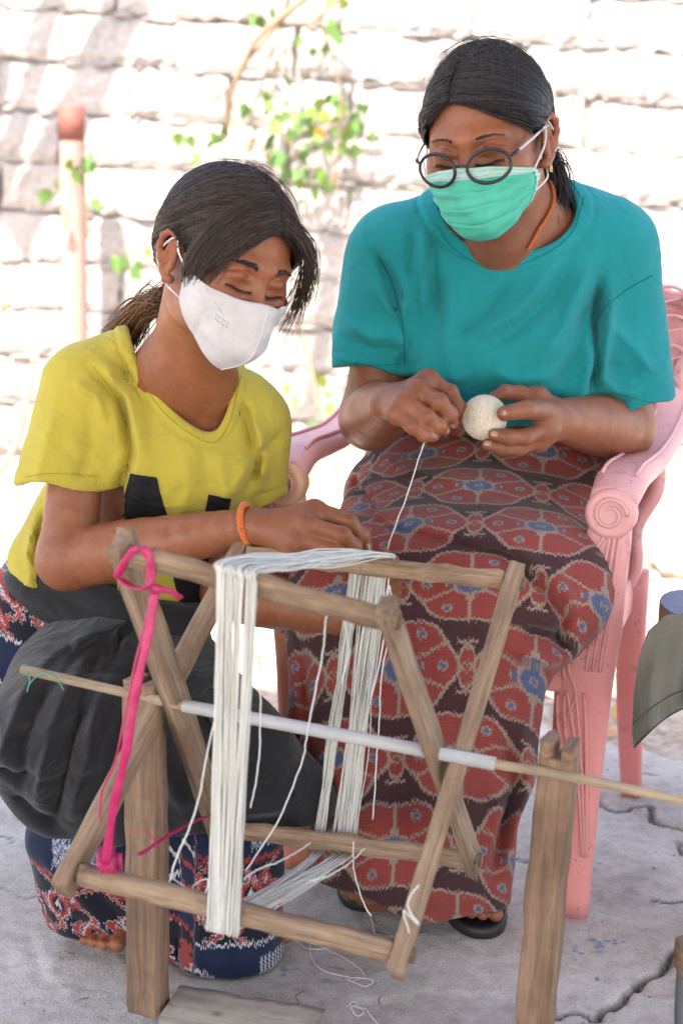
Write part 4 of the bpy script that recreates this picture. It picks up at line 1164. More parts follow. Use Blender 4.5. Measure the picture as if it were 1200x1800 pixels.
# surgical mask
MASKG = plain('green_mask_fabric', (.055, .47, .345), .75); MASKW = plain('pale_mask_edge', (.42, .66, .60), .8); ELAST = plain('white_elastic', (.75, .74, .74), .8)
def mask_hull(hd, k=1.0):
    B = Body(); hd.e(B, (0, .028, -.045), (.064, .066, .062), 0); hd.e(B, (0, .082, -.028), (.020, .030, .030), .045); hd.e(B, (0, .074, -.075), (.030, .028, .030), .04); hd.e(B, (0, .034, -.01), (.068, .056, .05), .03)
    return B
mhO = mask_hull(hdO)
def mask_grid(hd, hull, nu, nv, edge_top, edge_bot, umax, off, disp=None, face=None):
    u = np.linspace(-1, 1, nu); v = np.linspace(0, 1, nv); Pn = []
    for vi in v:
        row = []
        for ui in u:
            a = ui * umax(vi); th = a
            top = edge_top(ui); bot = edge_bot(ui); c = top + (bot - top) * vi
            dirv = np.array([math.sin(th), math.cos(th), 0.0])
            lo, hi = .0, .16
            row.append((dirv, c))
        Pn.append(row)
    dv = np.array([[x[0] for x in rw_] for rw_ in Pn]).reshape(-1, 3); c = np.array([[x[1] for x in rw_] for rw_ in Pn]).ravel()
    org = np.stack([np.zeros_like(c), np.full_like(c, .010), c], 1)
    lo = np.zeros(len(c)); hi = np.full(len(c), .16)
    for _ in range(16):
        mid = (lo + hi) / 2; q = hd.Lm(org + dv * mid[:, None]); ins = hull(q) < off
        lo = np.where(ins, mid, lo); hi = np.where(ins, hi, mid)
    dd = lo.copy()
    if disp is not None:
        U, V_ = np.meshgrid(u, v); dd = dd + disp(U, V_).ravel()
    if face is not None:
        for _ in range(4): dd = dd + np.maximum(0, .0036 - face(hd.Lm(org + dv * dd[:, None])))
    return hd.Lm(org + dv * dd[:, None]), nu, nv
def grid_faces(nu, nv): 
    i, j = np.meshgrid(np.arange(nv - 1), np.arange(nu - 1), indexing='ij'); b = (i * nu + j).ravel()
    return np.stack([b, b + 1, b + nu + 1, b + nu], 1)
def sheet(name, V, nu, nv, mat, parent, th=.0008, **k):
    o = put(name, V, grid_faces(nu, nv), mat, parent, **k)
    m = o.modifiers.new('thick', 'SOLIDIFY'); m.thickness = th; m.offset = 0; return o
def pleat(U, V_):
    r_ = 0
    for c, a in ((.30, .0030), (.50, .0034), (.70, .0030)):
        x = (V_ - c - .02 * np.sin(U * 5 + c * 20)); r_ = r_ + a * np.exp(-np.clip(x, 0, 1) / .06) * (x > 0) - a * .5 * np.exp(-(x / .02) ** 2)
    e = np.exp(-((np.abs(U) - 1) / .3) ** 2)
    return r_ * (1 - .3 * e) + .0022 * np.sin(U * 9 + V_ * 13) * np.sin(V_ * 8 + U * 4) * .5 + .0015 * np.sin(U * 17 - V_ * 9) + .0012 * np.sin(U * 5 + V_ * 31)
top = lambda u: -.0065 - .020 * abs(u) ** 1.6 + .003 * math.cos(u * 3)
bot = lambda u: -.112 + .048 * abs(u) ** 2.2
V, nu, nv = mask_grid(hdO, mhO, 61, 61, top, bot, lambda v: 1.30 - .18 * abs(v - .5) * 2, .0045, pleat, BO)
mask_o = sheet('face_mask', V, nu, nv, MASKG, person_o)
G_ = V.reshape(nv, nu, 3)
def band(name, rows, parent, mat, off=.0009, th=.001):
    rows = np.asarray(rows); q = rows.reshape(-1, 3); c = hdO.C; n = q - c; n /= np.linalg.norm(n, axis=1)[:, None]
    return sheet(name, q + n * off, rows.shape[1], rows.shape[0], mat, parent, th)
band('top_band', G_[0:9], mask_o, MASKW)
for a_, b_ in ((0, 4), (nu - 4, nu)): band('side_band', G_[:, a_:b_], mask_o, MASKW, .0016)
stb = Buf()
for rw_ in (2, 6):
    line = G_[rw_]; 
    L_ = spline(line, 160)
    n = L_ - hdO.C; n /= np.linalg.norm(n, axis=1)[:, None]; L_ = L_ + n * .0022
    for i in range(6, 150, 3): V_, F_ = tube([L_[i], L_[i] + (L_[i + 1] - L_[i]) * 1.2], .00035, 4); stb.add(V_, F_)
stb.put('stitching', plain('grey_stitch', (.16, .26, .24), .8), mask_o)
for q, col in ((1, nu - 1), (-1, 0)):
    a = G_[2, col]; b = G_[-3, col]
    e1 = hdO.L(q * .080, -.016, .016); e2 = hdO.L(q * .086, -.034, -.020); e3 = hdO.L(q * .074, -.014, -.046)
    for nm, pts in (('ear_loop', [a, (a + e1) / 2 + hdO.A * q * .006, e1, e2, e3, (e3 + b) / 2 + hdO.A * q * .008, b]),):
        V_, F_ = tube(spline(pts, 40), .0013, 6); Buf().add(V_, F_).put(nm, ELAST, mask_o)

# glasses
FRAME = plain('dark_frame', (.020, .012, .018), .25); CLEAR = NT('clear_plastic', .12); CLEAR.color((.62, .56, .60)); CLEAR.b.inputs['Transmission Weight'].default_value = .35; CLEAR = CLEAR.m
LENS = NT('lens_glass', .03, IOR=1.05); LENS.color((1, 1, 1)); LENS.b.inputs['Transmission Weight'].default_value = 1.0
LENS.b.inputs['Specular IOR Level'].default_value = .5; LENS = LENS.m
gf = None
def rimpts(q, n=40, r=.0232):
    out = []
    for i in range(n):
        t = 2 * np.pi * i / n
        a = q * .0352 + .0268 * math.cos(t); c = -.0030 + .0212 * math.sin(t)
        b = .1255 - abs(a) * .22 - abs(a) ** 2 * 1.6 - (c + .003) * .10
        out.append(hdO.L(a, b, c))
    return np.array(out)
rims = Buf(); 
for q in (-1, 1):
    rp = rimpts(q); rp = np.vstack([rp, rp[:2]]); V_, F_ = tube(rp, .00205, 6, cap=False, flat=1.2); rims.add(V_, F_)
V_, F_ = tube(spline([hdO.L(-.0086, .1226, .0005), hdO.L(0, .1248, .0035), hdO.L(.0086, .1226, .0005)], 8), .0013, 6); rims.add(V_, F_)
for q in (-1, 1):
    V_, F_ = tube([hdO.L(q * .0610, .1040, .004), hdO.L(q * .0675, .098, .007), hdO.L(q * .0695, .091, .007)], [.0014, .0026, .0024], 6); rims.add(V_, F_)
glasses = rims.put('glasses', FRAME, person_o)
for q in (-1, 1):
    rp = rimpts(q); c = rp.mean(0); V_ = np.vstack([c + (rp - c) * .99, [c + hdO.F * .0008]]); n = len(rp)
    F_ = [(i, (i + 1) % n, n) for i in range(n)]; Buf().add(V_, F_).put('lens', LENS, glasses)
    pts = [hdO.L(q * .0695, .092, .007), hdO.L(q * .078, .042, .010), hdO.L(q * .082, -.008, .010), hdO.L(q * .083, -.030, .000)]
    V_, F_ = tube(spline(pts, 16), [.0024] * 12 + [.002] * 4, 6, flat=.45, N=[0, 0, 1]); Buf().add(V_, F_).put('temple_arm', CLEAR, glasses)
# earring and bead necklace
GOLD = NT('gold', .22, Metallic=1.0); GOLD.color((.85, .55, .22)); GOLD = GOLD.m
e0 = hdO.L(.081, -.004, -.047); b_ = Buf()
t_ = np.linspace(0, 2 * np.pi, 16); V_, F_ = tube([e0 + .0042 * (math.cos(a) * hdO.F + math.sin(a) * hdO.U) for a in t_], .0011, 6); b_.add(V_, F_)
b_.put('earring', GOLD, person_o)
BEAD = plain('orange_beads', (.50, .12, .03), .35)
nk = [P(948, 322, 2.20), P(957, 355, 2.185), P(955, 385, 2.165), P(948, 408, 2.15), P(935, 440, 2.14)]
bd = Buf(); pp = spline(nk, 42)
pp = snap(BO, pp, .003, 4)
for q in pp:
    V_, F_ = tube([q + np.array([0, 0, -.0012]), q + np.array([0, 0, .0012])], .0030, 7); bd.add(V_, F_)
bd.put('necklace', BEAD, person_o)

# ------------------------------------------------------------------ the squatting woman in yellow
r = np.random.default_rng(33)
hdY = Head(P(397, 464, 1.95), 34, 18, -13, .925)
BY = Body(); hdY.build(BY)
nY = P(318, 655, 2.07)
BY.cone(hdY.L(0, -.038, -.035), nY, .047, .045, .03)
BY.cone(hdY.L(.005, .0, -.070), P(360, 715, 2.10), .032, .038, .03)
yR, yL = P(150, 690, 2.06), P(450, 755, 2.12)
eR, eL = P(118, 985, 1.99), P(402, 1040, 2.13)
wR, wL = P(446, 925, 1.915), P(596, 1085, 1.96)
ychs, ywst, ypel = P(300, 800, 2.12), P(200, 1040, 2.17), P(170, 1150, 2.20)
latY = nrm([.96, .22, -.10])
BY.cone(yR, yL, .026, .026, .03); BY.cone(nY, P(345, 750, 2.115), .045, .045, .04, n=latY, sc=1.4)
BY.cone(P(225, 725, 2.10), P(385, 765, 2.09), .022, .028, .03)
BY.cone(P(250, 690, 2.080), P(350, 728, 2.072), .007, .009, .014); BY.cone(P(420, 720, 2.09), P(376, 732, 2.072), .007, .009, .014)
BY.cone(P(338, 590, 1.995), P(360, 722, 2.072), .010, .006, .014)
BY.cone(ychs, ywst, .075, .075, .04, n=latY, sc=1.35); BY.cone(ywst, ypel, .08, .085, .03, n=latY, sc=1.4)
for s, e, w in ((yR, eR, wR), (yL, eL, wL)):
    m = e + (w - e) * .28
    BY.limb([s, (s + e) / 2, e], [.028, .035, .0375]); BY.limb([e, m, e + (w - e) * .7, w], [.0372, .0395, .0305, .0228])
kR, kL, aR, aL = P(110, 1310, 1.93), P(420, 1330, 1.93), P(165, 1600, 1.99), P(420, 1640, 1.99)
for h_, k_, a_ in ((-.07, kR, aR), (.07, kL, aL)): BY.chain([ypel + latY * h_, k_, a_], [.07, .045, .03], .02)
ROOT_Y = np.array([*P(170, 1150, 2.10)[:2], 0.0])
tR = G(170, 1672, .015); tipsY = foot(BY, aR, tR, nrm([-.05, -1, 0]), .95)
tL = G(462, 1662, .015); foot(BY, aL, tL, nrm([.25, -1, 0]), .95)
# right hand over the top bar, seen from its back
m1 = [P(552, 897, 1.905), P(538, 922, 1.885), P(522, 948, 1.88), P(512, 967, 1.885)]
c1 = [[P(612, 915, 1.895), P(636, 940, 1.90), P(644, 962, 1.91)],
      [P(602, 940, 1.872), P(622, 960, 1.88), P(630, 976, 1.895)],
      [P(584, 965, 1.872), P(612, 981, 1.88), P(634, 993, 1.89)],
      [P(566, 985, 1.88), P(590, 996, 1.885), P(606, 1002, 1.895)]]
hand(BY, wR, m1, c1, .0135, [.0102, .0100, .0095, .0088], ([wR + (m1[0] - wR) * .35 + np.array([0, .02, -.005]), P(560, 930, 1.93), P(600, 955, 1.93), P(628, 975, 1.925)], .0095))
# left hand coming from below the bar, finger tips over it
m2 = [P(655, 1052, 1.955), P(662, 1066, 1.96), P(664, 1082, 1.965)]
c2 = [[P(664, 1022, 1.945), P(661, 996, 1.935), P(656, 980, 1.925)],
      [P(682, 1030, 1.945), P(680, 992, 1.935), P(674, 970, 1.925)],
      [P(694, 1044, 1.95), P(696, 1006, 1.94), P(692, 984, 1.93)]]
hand(BY, wL, m2, c2, .0145, [.0090, .0092, .0088], ([wL + (m2[0] - wL) * .3, P(625, 1045, 1.94), P(640, 1022, 1.925), P(650, 1008, 1.92)], .0090))
fineY = [(*box_of([hdY.L(0, 0, 0), nY], .14), .0024),
         (*box_of([eR, wR, *m1, *[q for c in c1 for q in c]], .052), .0022),
         (*box_of([wL, *m2, *[q for c in c2 for q in c]], .05), .0022),
         (np.array([tR[0] - .08, tR[1] - .05, 0]), np.array([tR[0] + .08, tR[1] + .07, .08]), .0026)]
VY, FY = sdf_regions(BY, (np.array([-.50, 1.83, 0]), np.array([.12, 2.42, 1.3]), .0070), fineY)
sp = [(tip + np.array([0, -.008, .003]), .006, (1.12, 1.05, 1.05)) for c in c1 for tip in [c[-1]]]
sp += [(c[-1] + np.array([0, -.006, .003]), .010, (1.12, 1.0, .98)) for c in c2]
sp += [(m + np.array([0, -.010, .006]), .014, (.88, .80, .78)) for m in m1] + [(c[0] + np.array([0, -.009, .003]), .012, (.86, .78, .76)) for c in c1]
for q in (-1, 1):
    sp += [(hdY.L(q * .031, .088, .004), .020, (.92, .88, .88)), (hdY.L(q * .03, .085, -.012), .012, (.9, .85, .85)), (hdY.L(q * .08, -.02, 0), .03, (1.05, .90, .86)), (hdY.L(q * .04, .07, -.02), .025, (1.06, 1.0, .98))]
sp += [(t, .0075, (.55, .32, .30)) for t in tipsY]
person_y = empty('person', ROOT_Y, 'squatting young woman with dark ponytail in yellow t-shirt and white mask, hands on the swift', 'person')
put('body', VY, FY, SKIN_Y, person_y, colors=add_tint(VY, sp))
for q in (-1, 1): bb = Buf(); brow(bb, hdY, BY, q, r, 420, .0006, 1.5); bb.put('eyebrow', HAIR, person_y)
lashes(hdY, BY, person_y, HAIR_Y)

nails(BY, person_y, [(c[-1], c[-2], np.array([.1, -1, .6])) for c in c1] + [(c[-1], c[-2], np.array([0, .3, 1])) for c in c2], NAILM, .0037)
hlY = hairline(hdY)
skY = Body(); hdY.e(skY, (0, -.018, .035), (.075, .093, .081), 0); hdY.e(skY, (0, .026, .012), (.067, .062, .080), .02); hdY.e(skY, (0, -.045, -.01), (.062, .055, .055), .03)
bx = box_of([hdY.L(0, -.01, .03)], .16)
cv, cf = hair_shell(hdY, skY, hlY, .0075, *bx)
hair_y = put('hair', cv, cf, SCALP, person_y, colors=scalp_tint(hdY, cv, .005, .030))
tieY = hdY.L(-.010, -.118, -.040); parts = []
for q in (-1, 1):
    rt = lin([hdY.L(.006 + q * .0026, .082, .077), hdY.L(.006 + q * .0026, .070, .095), hdY.L(.004 + q * .0020, .035, .117), hdY.L(q * .001, -.03, .124), hdY.L(0, -.075, .095)])
    ct = lin([hdY.L(q * .100, .070, .045), hdY.L(q * .108, .045, .055), hdY.L(q * .116, .010, .070), hdY.L(q * .110, -.04, .080), hdY.L(q * .05, -.12, .07)])
    en = lambda s: np.tile(tieY, (len(s), 1)) + r.normal(0, .007, (len(s), 3))
    parts.append(strands(hdY, skY, rt, ct, en, 2400, r, (.005, .012), .0006, .008, 15, (.45, 1.7)))
    parts.append(behind_ear(hdY, skY, q, tieY, 460, r))
    rt2 = lin([hdY.L(.006, .082, .077), hdY.L(q * .030, .078, .073), hdY.L(q * .048, .060, .062), hdY.L(q * .060, .045, .045), hdY.L(q * .068, .034, .022)])
    ct2 = lin([hdY.L(q * .080, .066, .050), hdY.L(q * .082, .050, .035), hdY.L(q * .088, .025, .030), hdY.L(q * .090, .010, .030), hdY.L(q * .088, .005, .020)])
    parts.append(strands(hdY, skY, rt2, ct2, lambda s, q=q: np.tile(hdY.L(q * .070, -.05, .010), (len(s), 1)), 600, r, (.003, .009), .0006, .004, 14, (.6, 1.7)))
# the long side fringe that sweeps from the parting across the temple to the mask
rt = lin([hdY.L(.004, .084, .078), hdY.L(.004, .066, .100), hdY.L(.003, .040, .114)])
ct = lin([hdY.L(-.052, .104, .062), hdY.L(-.086, .078, .066), hdY.L(-.100, .050, .065)])
en = lin([hdY.L(-.058, .064, .006), hdY.L(-.069, .048, -.008), hdY.L(-.077, .028, -.020)])
parts.append(strands(hdY, skY, rt, ct, en, 1500, r, (.004, .013), .0006, .007, 16, (.5, 1.8)))
parts.append(strands(hdY, skY, rt, ct, lambda s: en(s) + hdY.L(0, 0, -.022) - hdY.C + r.normal(0, .004, (len(s), 3)), 90, r, (.006, .016), .0005, .006, 20, (.8, 2.0)))
# wisps falling free on the far side of the face
rtf = lin([hdY.L(.012, .082, .082), hdY.L(.012, .060, .105)])
ctf = lin([hdY.L(.072, .108, .075), hdY.L(.100, .080, .070)])
enf = lambda s: hdY.L(.082, .070, -.025) + np.outer(s - .5, hdY.F) * -.020 + r.normal(0, .007, (len(s), 3)) + np.outer(r.normal(0, .022, len(s)), hdY.U)
parts.append(strands(hdY, skY, rtf, ctf, enf, 170, r, (.006, .012), .00045, .006, 20, (.6, 2.0), free=1))
def flyaways(hd, sk_, n, lo=.012, hi=.022):
    th = r.uniform(0, 6.28, n); ph = np.where(np.sin(th) > .1, r.uniform(0, .45, n), r.uniform(0, 1.15, n)); d = np.stack([np.sin(ph) * np.cos(th), np.sin(ph) * np.sin(th), np.cos(ph)], 1)
    a = hd.Lm(d * .12 + [0, -.015, .01]); tang = np.cross(d, r.normal(0, 1, (n, 3))); tang /= np.linalg.norm(tang, axis=1)[:, None]
    b = hd.Lm(d * .125 + tang * .03 + [0, -.015, .01]); e = hd.Lm(d * .12 + tang * r.uniform(.03, .08, (n, 1)) + [0, -.015, .01])
    f1 = lambda X: (lambda s: X)
    return strands(hd, sk_, f1(a), f1(b), f1(e), n, r, (lo, hi), .00022, .006, 12, (1.0, 2.6))
parts.append(flyaways(hdY, skY, 170))
v, f, c = join(parts); put('hair_strands', v, f, HAIR_Y, hair_y, colors=c)
v, f, c = flyaways(hdO, skullO, 150, .009, .019); put('flyaway_hair', v, f, HAIR, hair_o, colors=c)
BROWNTAIL = hair_mat('sunlit_brown_hair', (.09, .040, .018), (.26, .125, .055))  # warmer than the other hair: sunlight on the tail put into its colour
tb = P(255, 535, 2.11); te = P(205, 590, 2.15); ti = P(300, 530, 2.07)
tv, tf, tc = strands(hdY, skY, lambda s: np.tile(ti, (len(s), 1)) + r.normal(0, .009, (len(s), 3)), lambda s: np.tile(tb, (len(s), 1)) + r.normal(0, .009, (len(s), 3)) + np.array([.0, 0, .012]),
                     lambda s: np.tile(te, (len(s), 1)) + r.normal(0, .012, (len(s), 3)) + np.array([0, 0, -.01]), 1300, r, rad=.0009, jitter=.004, col=(.5, 1.6), free=1)
put('ponytail', tv, tf, BROWNTAIL, hair_y, colors=tc)

# yellow t-shirt
TY = Body()
TY.cone(P(295, 765, 2.13), P(215, 985, 2.17), .098, .098, 0, n=latY, sc=1.42)
TY.cone(P(215, 960, 2.17), P(188, 1060, 2.18), .100, .098, .04, n=latY, sc=1.30)
TY.ell(P(300, 830, 2.07), [.125, .075, .075], .06)
TY.cone(P(155, 680, 2.08), P(440, 745, 2.12), .050, .046, .05)
TY.cone(P(225, 645, 2.095), P(405, 705, 2.105), .046, .044, .05)
TY.cone(P(152, 682, 2.075), P(112, 850, 2.03), .056, .062, .03, n=[1, 0, 0], sc=1.06)
TY.cone(P(440, 745, 2.12), P(452, 870, 2.13), .048, .044, .03)
TY.ell(P(72, 990, 2.15), [.042, .05, .040], .03); TY.ell(P(110, 1030, 2.10), [.05, .04, .025], .03)
TY.cone(P(228, 640, 2.095), P(290, 725, 2.085), .040, .040, .03)
# neck opening: a pointed oval
Kn = [P(228, 585, 2.06), P(262, 690, 2.035), P(320, 730, 2.03), P(374, 756, 2.03), P(396, 735, 2.04), P(409, 665, 2.09)]
Kp = np.array([[v[0] / v[1] * 2.03, (v[2] - CAM_H) / v[1] * 2.03] for v in spline([P(225, 570, 2.07), P(240, 625, 2.05), P(275, 690, 2.03), P(330, 742, 2.03), P(374, 758, 2.03), P(399, 720, 2.04), P(408, 650, 2.09), P(400, 560, 2.1)], 60)])
def poly_sd(q, poly):
    """signed distance to a closed outline, negative inside"""
    d = np.full(len(q), 9.0); ins = np.zeros(len(q), bool); n = len(poly)
    for i in range(n):
        a, b = poly[i], poly[(i + 1) % n]; ba = b - a
        t = np.clip((q - a) @ ba / (ba @ ba + 1e-12), 0, 1); d = np.minimum(d, np.linalg.norm(q - a - t[:, None] * ba, axis=1))
        c = ((a[1] > q[:, 1]) != (b[1] > q[:, 1])) & (q[:, 0] < (b[0] - a[0]) * (q[:, 1] - a[1]) / (b[1] - a[1] + 1e-12) + a[0]); ins ^= c
    return np.where(ins, -d, d)
def neckY(p):
    c = p.mean(0); rad = np.linalg.norm(p - c, axis=1).max()
    kc = Kp.mean(0); q2 = np.stack([p[:, 0], p[:, 2] - CAM_H], 1) / np.maximum(p[:, 1:2], .5) * 2.03
    if abs(c[0] - kc[0]) > .22 + rad or abs(c[2] - CAM_H - kc[1]) > .22 + rad: return np.full(len(p), .2)
    # the outline leans forward with the chest; behind the neck it closes at the nape
    d = poly_sd(q2, Kp)
    return smax(d, (p[:, 1] - 2.19), .01)
Y3 = (1.7, 2.19); stY = []
for line, w, a in [([(160, 640), (215, 700), (240, 790), (215, 860), (185, 930)], .007, -.010), ([(175, 625), (230, 690), (255, 780), (240, 860)], .009, .006), ([(190, 615), (255, 690), (275, 770)], .008, -.0045),
                   ([(130, 660), (180, 690), (200, 740)], .006, .005), ([(110, 700), (95, 780), (80, 850)], .012, .004), ([(165, 720), (170, 790), (150, 830)], .010, -.004), ([(130, 760), (165, 775), (185, 800)], .007, .003),
                   ([(420, 700), (440, 760), (450, 830)], .008, -.006), ([(440, 715), (465, 790), (460, 860)], .008, .006), ([(490, 770), (460, 800), (430, 870)], .007, -.006), ([(470, 760), (430, 820), (400, 880)], .010, .005),
                   ([(250, 720), (270, 800), (240, 900)], .014, .004), ([(330, 770), (340, 850), (320, 900)], .014, .0035), ([(390, 790), (400, 850), (395, 890)], .010, .004), ([(360, 780), (370, 850)], .008, -.003),
                   ([(75, 900), (60, 960), (90, 1010)], .010, -.006), ([(50, 930), (45, 985), (100, 1030)], .010, .007), ([(60, 990), (100, 1010), (120, 1045)], .006, -.007), ([(95, 940), (80, 1000), (130, 1040)], .008, .006),
                   ([(200, 640), (205, 700), (220, 760)], .006, .0035), ([(215, 610), (228, 680)], .005, -.003)]:
    stY.append(([xz(x, y, 2.05) for x, y in line], w, a, Y3))
yR0, yRn = P(108, 852, 2.02), nrm([-.05, -.10, -1]); yL0, yLn = P(455, 880, 2.12), nrm([.1, 0, -1])
stY = [(l, w * .95, a * 1.9, y) for l, w, a, y in stY]
def shirtY(p):
    d = TY(p); d = folds(d, p, stY) + .0015 * wob(p, 8, 4) + .0008 * wob(p, 21, 5)
    nd = neckY(p)
    d = d - .0026 * np.clip(np.minimum(nd, .018 - nd) / .002, 0, 1) + .0018 * np.exp(-((nd - .0195) / .002) ** 2)
    d = d + seam(p, yR0, yRn, .020, .085) + seam(p, yL0, yLn, .018, .06)
    cuts = [-nd, sleeve_cut(p, yR0, yRn, 0, .085), sleeve_cut(p, yL0, yLn, 0, .055)]
    hem = P(200, 1066, 2.08)[2] - .006 * wob(p, 6, 6) - p[:, 2] - (p[:, 0] - P(200, 1, 2.1)[0]) * .22; cuts.append(hem)
    near = np.minimum.reduce([np.abs(nd), np.abs(np.linalg.norm(p - yR0, axis=1) - .065), np.abs(np.linalg.norm(p - yL0, axis=1) - .045)])
    inner = -(d + .0090 + 1.6 * np.clip(near - .03, 0, 1))
    for c in cuts: d = smax(d, c, .0022)
    return smax(d, inner, .002)
yv, yf = sdf_mesh(shirtY, [-.50, 1.88, .36], [.0, 2.36, .98], .0034)
tshirt_y = put('t_shirt', yv, yf, YELLOW, person_y)
YELD = cloth_mat('yellow_seam', (.36, .27, .02), sheen=0)
seam_lines('seam', yv, yf, [[(45, 838), (100, 832), (175, 838)], [(165, 645), (205, 700), (228, 770), (222, 830)], [(232, 622), (262, 690), (310, 745), (372, 778), (402, 745), (416, 690), (424, 660)]], tshirt_y, YELD)
# black letters printed on the front, laid on the cloth
bvh = bvh_of(yv, yf)
def decal(corners, name, parent, mat, off=.0009, n=14, m=22):
    """four corners given on the chest (line-of-sight places), filled and laid on the cloth"""
    A, B_, C_, D_ = [P(x, y, 2.0) for x, y in corners]; V = []
    cam0 = Vector((0, 0, CAM_H))
    for i in range(m):
        for j in range(n):
            s, t = j / (n - 1), i / (m - 1)
            q = (A * (1 - s) + B_ * s) * (1 - t) + (D_ * (1 - s) + C_ * s) * t
            d = Vector((0, 1, -.14)).normalized(); o = Vector(q) - d * .5
            hit, nn, _, _ = bvh.ray_cast(o, d)
            if hit is None: hit, nn = Vector(q) + d * .1, Vector((0, -1, 0))
            if nn.y > 0: nn = -nn
            V.append(np.array(hit + nn * off))
    F = [(i * n + j, i * n + j + 1, (i + 1) * n + j + 1, (i + 1) * n + j) for i in range(m - 1) for j in range(n - 1)]
    return V, F
pr = Buf()
for cs in (((235, 832), (262, 836), (206, 1062), (146, 1050)), ((260, 836), (276, 838), (338, 1085), (300, 1075)), ((228, 930), (290, 934), (296, 972), (214, 968))):
    pr.add(*decal(cs, '', None, None))
pr.add(*decal(((232, 832), (278, 840), (292, 920), (206, 912)), '', None, None, .0012))
pr.put('letter_print', PRINT, tshirt_y)
pr = Buf()
for cs in (((366, 869), (405, 877), (372, 1000), (340, 990)), ((340, 985), (372, 990), (356, 1080), (318, 1070))): pr.add(*decal(cs, '', None, None))
pr.put('letter_print', PRINT, tshirt_y)

# wraps: black cloth over the lap, navy ikat below and at the hips
WB = Body()
WB.cone(P(150, 1160, 2.17), P(95, 1290, 1.93), .098, .090, 0); WB.cone(P(275, 1190, 2.12), P(425, 1335, 1.92), .090, .075, .05)
WB.cone(P(120, 1310, 1.93), P(400, 1340, 1.93), .068, .066, .05); WB.cone(P(180, 1200, 2.05), P(340, 1300, 2.0), .085, .08, .05)
WB.cone(P(62, 1355, 1.93), P(80, 1395, 1.93), .050, .036, .025); WB.cone(P(150, 1380, 1.92), P(195, 1430, 1.92), .058, .040, .03); WB.cone(P(300, 1390, 1.92), P(480, 1400, 1.92), .05, .045, .04)
WB.cone(P(500, 1370, 1.95), P(535, 1420, 1.95), .042, .034, .03)
sb = []
for line, w, a in [([(185, 1135), (100, 1200), (45, 1290), (20, 1330)], .0045, -.0022), ([(190, 1150), (125, 1220), (80, 1310), (70, 1370)], .0045, -.0022), ([(205, 1160), (150, 1250), (118, 1350), (112, 1420)], .005, -.0024), ([(215, 1180), (190, 1280), (170, 1380)], .0045, .002), ([(150, 1135), (70, 1180), (10, 1240)], .0045, .002), ([(0, 1330), (40, 1345), (75, 1340)], .006, -.006), ([(120, 1290), (150, 1260), (175, 1225)], .005, -.003), ([(345, 1250), (395, 1310), (430, 1380)], .005, -.0024), ([(250, 1190), (262, 1300), (258, 1420)], .022, -.008), ([(20, 1240), (90, 1250), (160, 1235)], .007, .0035), ([(300, 1200), (360, 1220), (400, 1260)], .007, .003), ([(40, 1330), (110, 1345), (200, 1330)], .008, -.003), ([(380, 1290), (440, 1350), (500, 1370)], .007, -.004), ([(330, 1380), (420, 1400), (520, 1400)], .008, .004), ([(60, 1180), (30, 1260), (10, 1330)], .008, .006), ([(90, 1190), (60, 1280), (50, 1370)], .008, -.006), ([(130, 1180), (100, 1280), (75, 1400)], .009, .007), ([(150, 1200), (130, 1320), (100, 1440)], .008, -.009),
                   ([(180, 1190), (170, 1300), (130, 1430)], .010, .008), ([(200, 1150), (185, 1170), (180, 1200)], .006, -.010), ([(100, 1165), (150, 1150), (230, 1145)], .008, .006), ([(210, 1220), (215, 1330), (190, 1430)], .010, -.007),
                   ([(330, 1240), (400, 1300), (480, 1340)], .008, -.007), ([(310, 1260), (380, 1340), (480, 1400)], .010, .006), ([(250, 1220), (290, 1320), (330, 1410)], .012, .005), ([(30, 1380), (60, 1400), (120, 1440)], .007, -.005)]:
    sb.append(([xz(x, y, 1.9) for x, y in line], w, a, (1.6, 2.15)))
sb = [(l, w * 1.1, a * 2.3, y) for l, w, a, y in sb]
_hx = [P(x, 1400, 1.9)[0] for x in (-20, 30, 130, 230, 330, 580)]; _hz = [P(x, y, 1.9)[2] for x, y in ((-20, 1400), (30, 1436), (130, 1478), (230, 1462), (330, 1450), (580, 1442))]
WB.cone(P(110, 1400, 1.925), P(230, 1430, 1.925), .055, .058, .04); WB.cone(P(230, 1430, 1.925), P(520, 1415, 1.935), .058, .050, .04)
def wrapB(p):
    d = WB(p); d = folds(d, p, sb) + .0025 * wob(p, 5, 7) + .0008 * wob(p, 16, 8)
    hz = np.interp(p[:, 0], _hx, _hz); low_ = np.clip((hz + .10 - p[:, 2]) / .10, 0, 1)
    d = d + .0032 * low_ * np.cos(p[:, 0] * 95 + 3 * np.sin(p[:, 0] * 23) + p[:, 2] * 20)
    return smax(d, hz - p[:, 2] + .004 * np.sin(p[:, 0] * 70), .004)
wv, wf = sdf_mesh(wrapB, [-.56, 1.74, .10], [.06, 2.36, .52], .0038)
wrap_y = put('black_wrap', wv, wf, BLACK, person_y)
BW = Body()
BW.cone(P(185, 1045, 2.17), P(180, 1095, 2.18), .108, .112, 0, n=latY, sc=1.34); BW.cone(P(215, 1085, 2.10), P(300, 1110, 2.12), .06, .06, .04)
def belt(p):
    d = BW(p) + .0022 * wob(p, 7, 9)
    k = (p[:, 2] - P(190, 1050, 2.06)[2]) + (p[:, 0] - P(190, 1, 2.06)[0]) * .32
    d = d - .004 * np.exp(-((k) / .010) ** 2) + .004 * np.exp(-((k + .028) / .006) ** 2) - .003 * np.exp(-((k + .045) / .010) ** 2)
    d = smax(d, k - .012, .006); return smax(d, -k - .075, .006)
bv, bf = sdf_mesh(belt, [-.56, 1.93, .28], [.04, 2.40, .52], .0042)
put('waist_band', bv, bf, BLACK, person_y)
WH = Body()
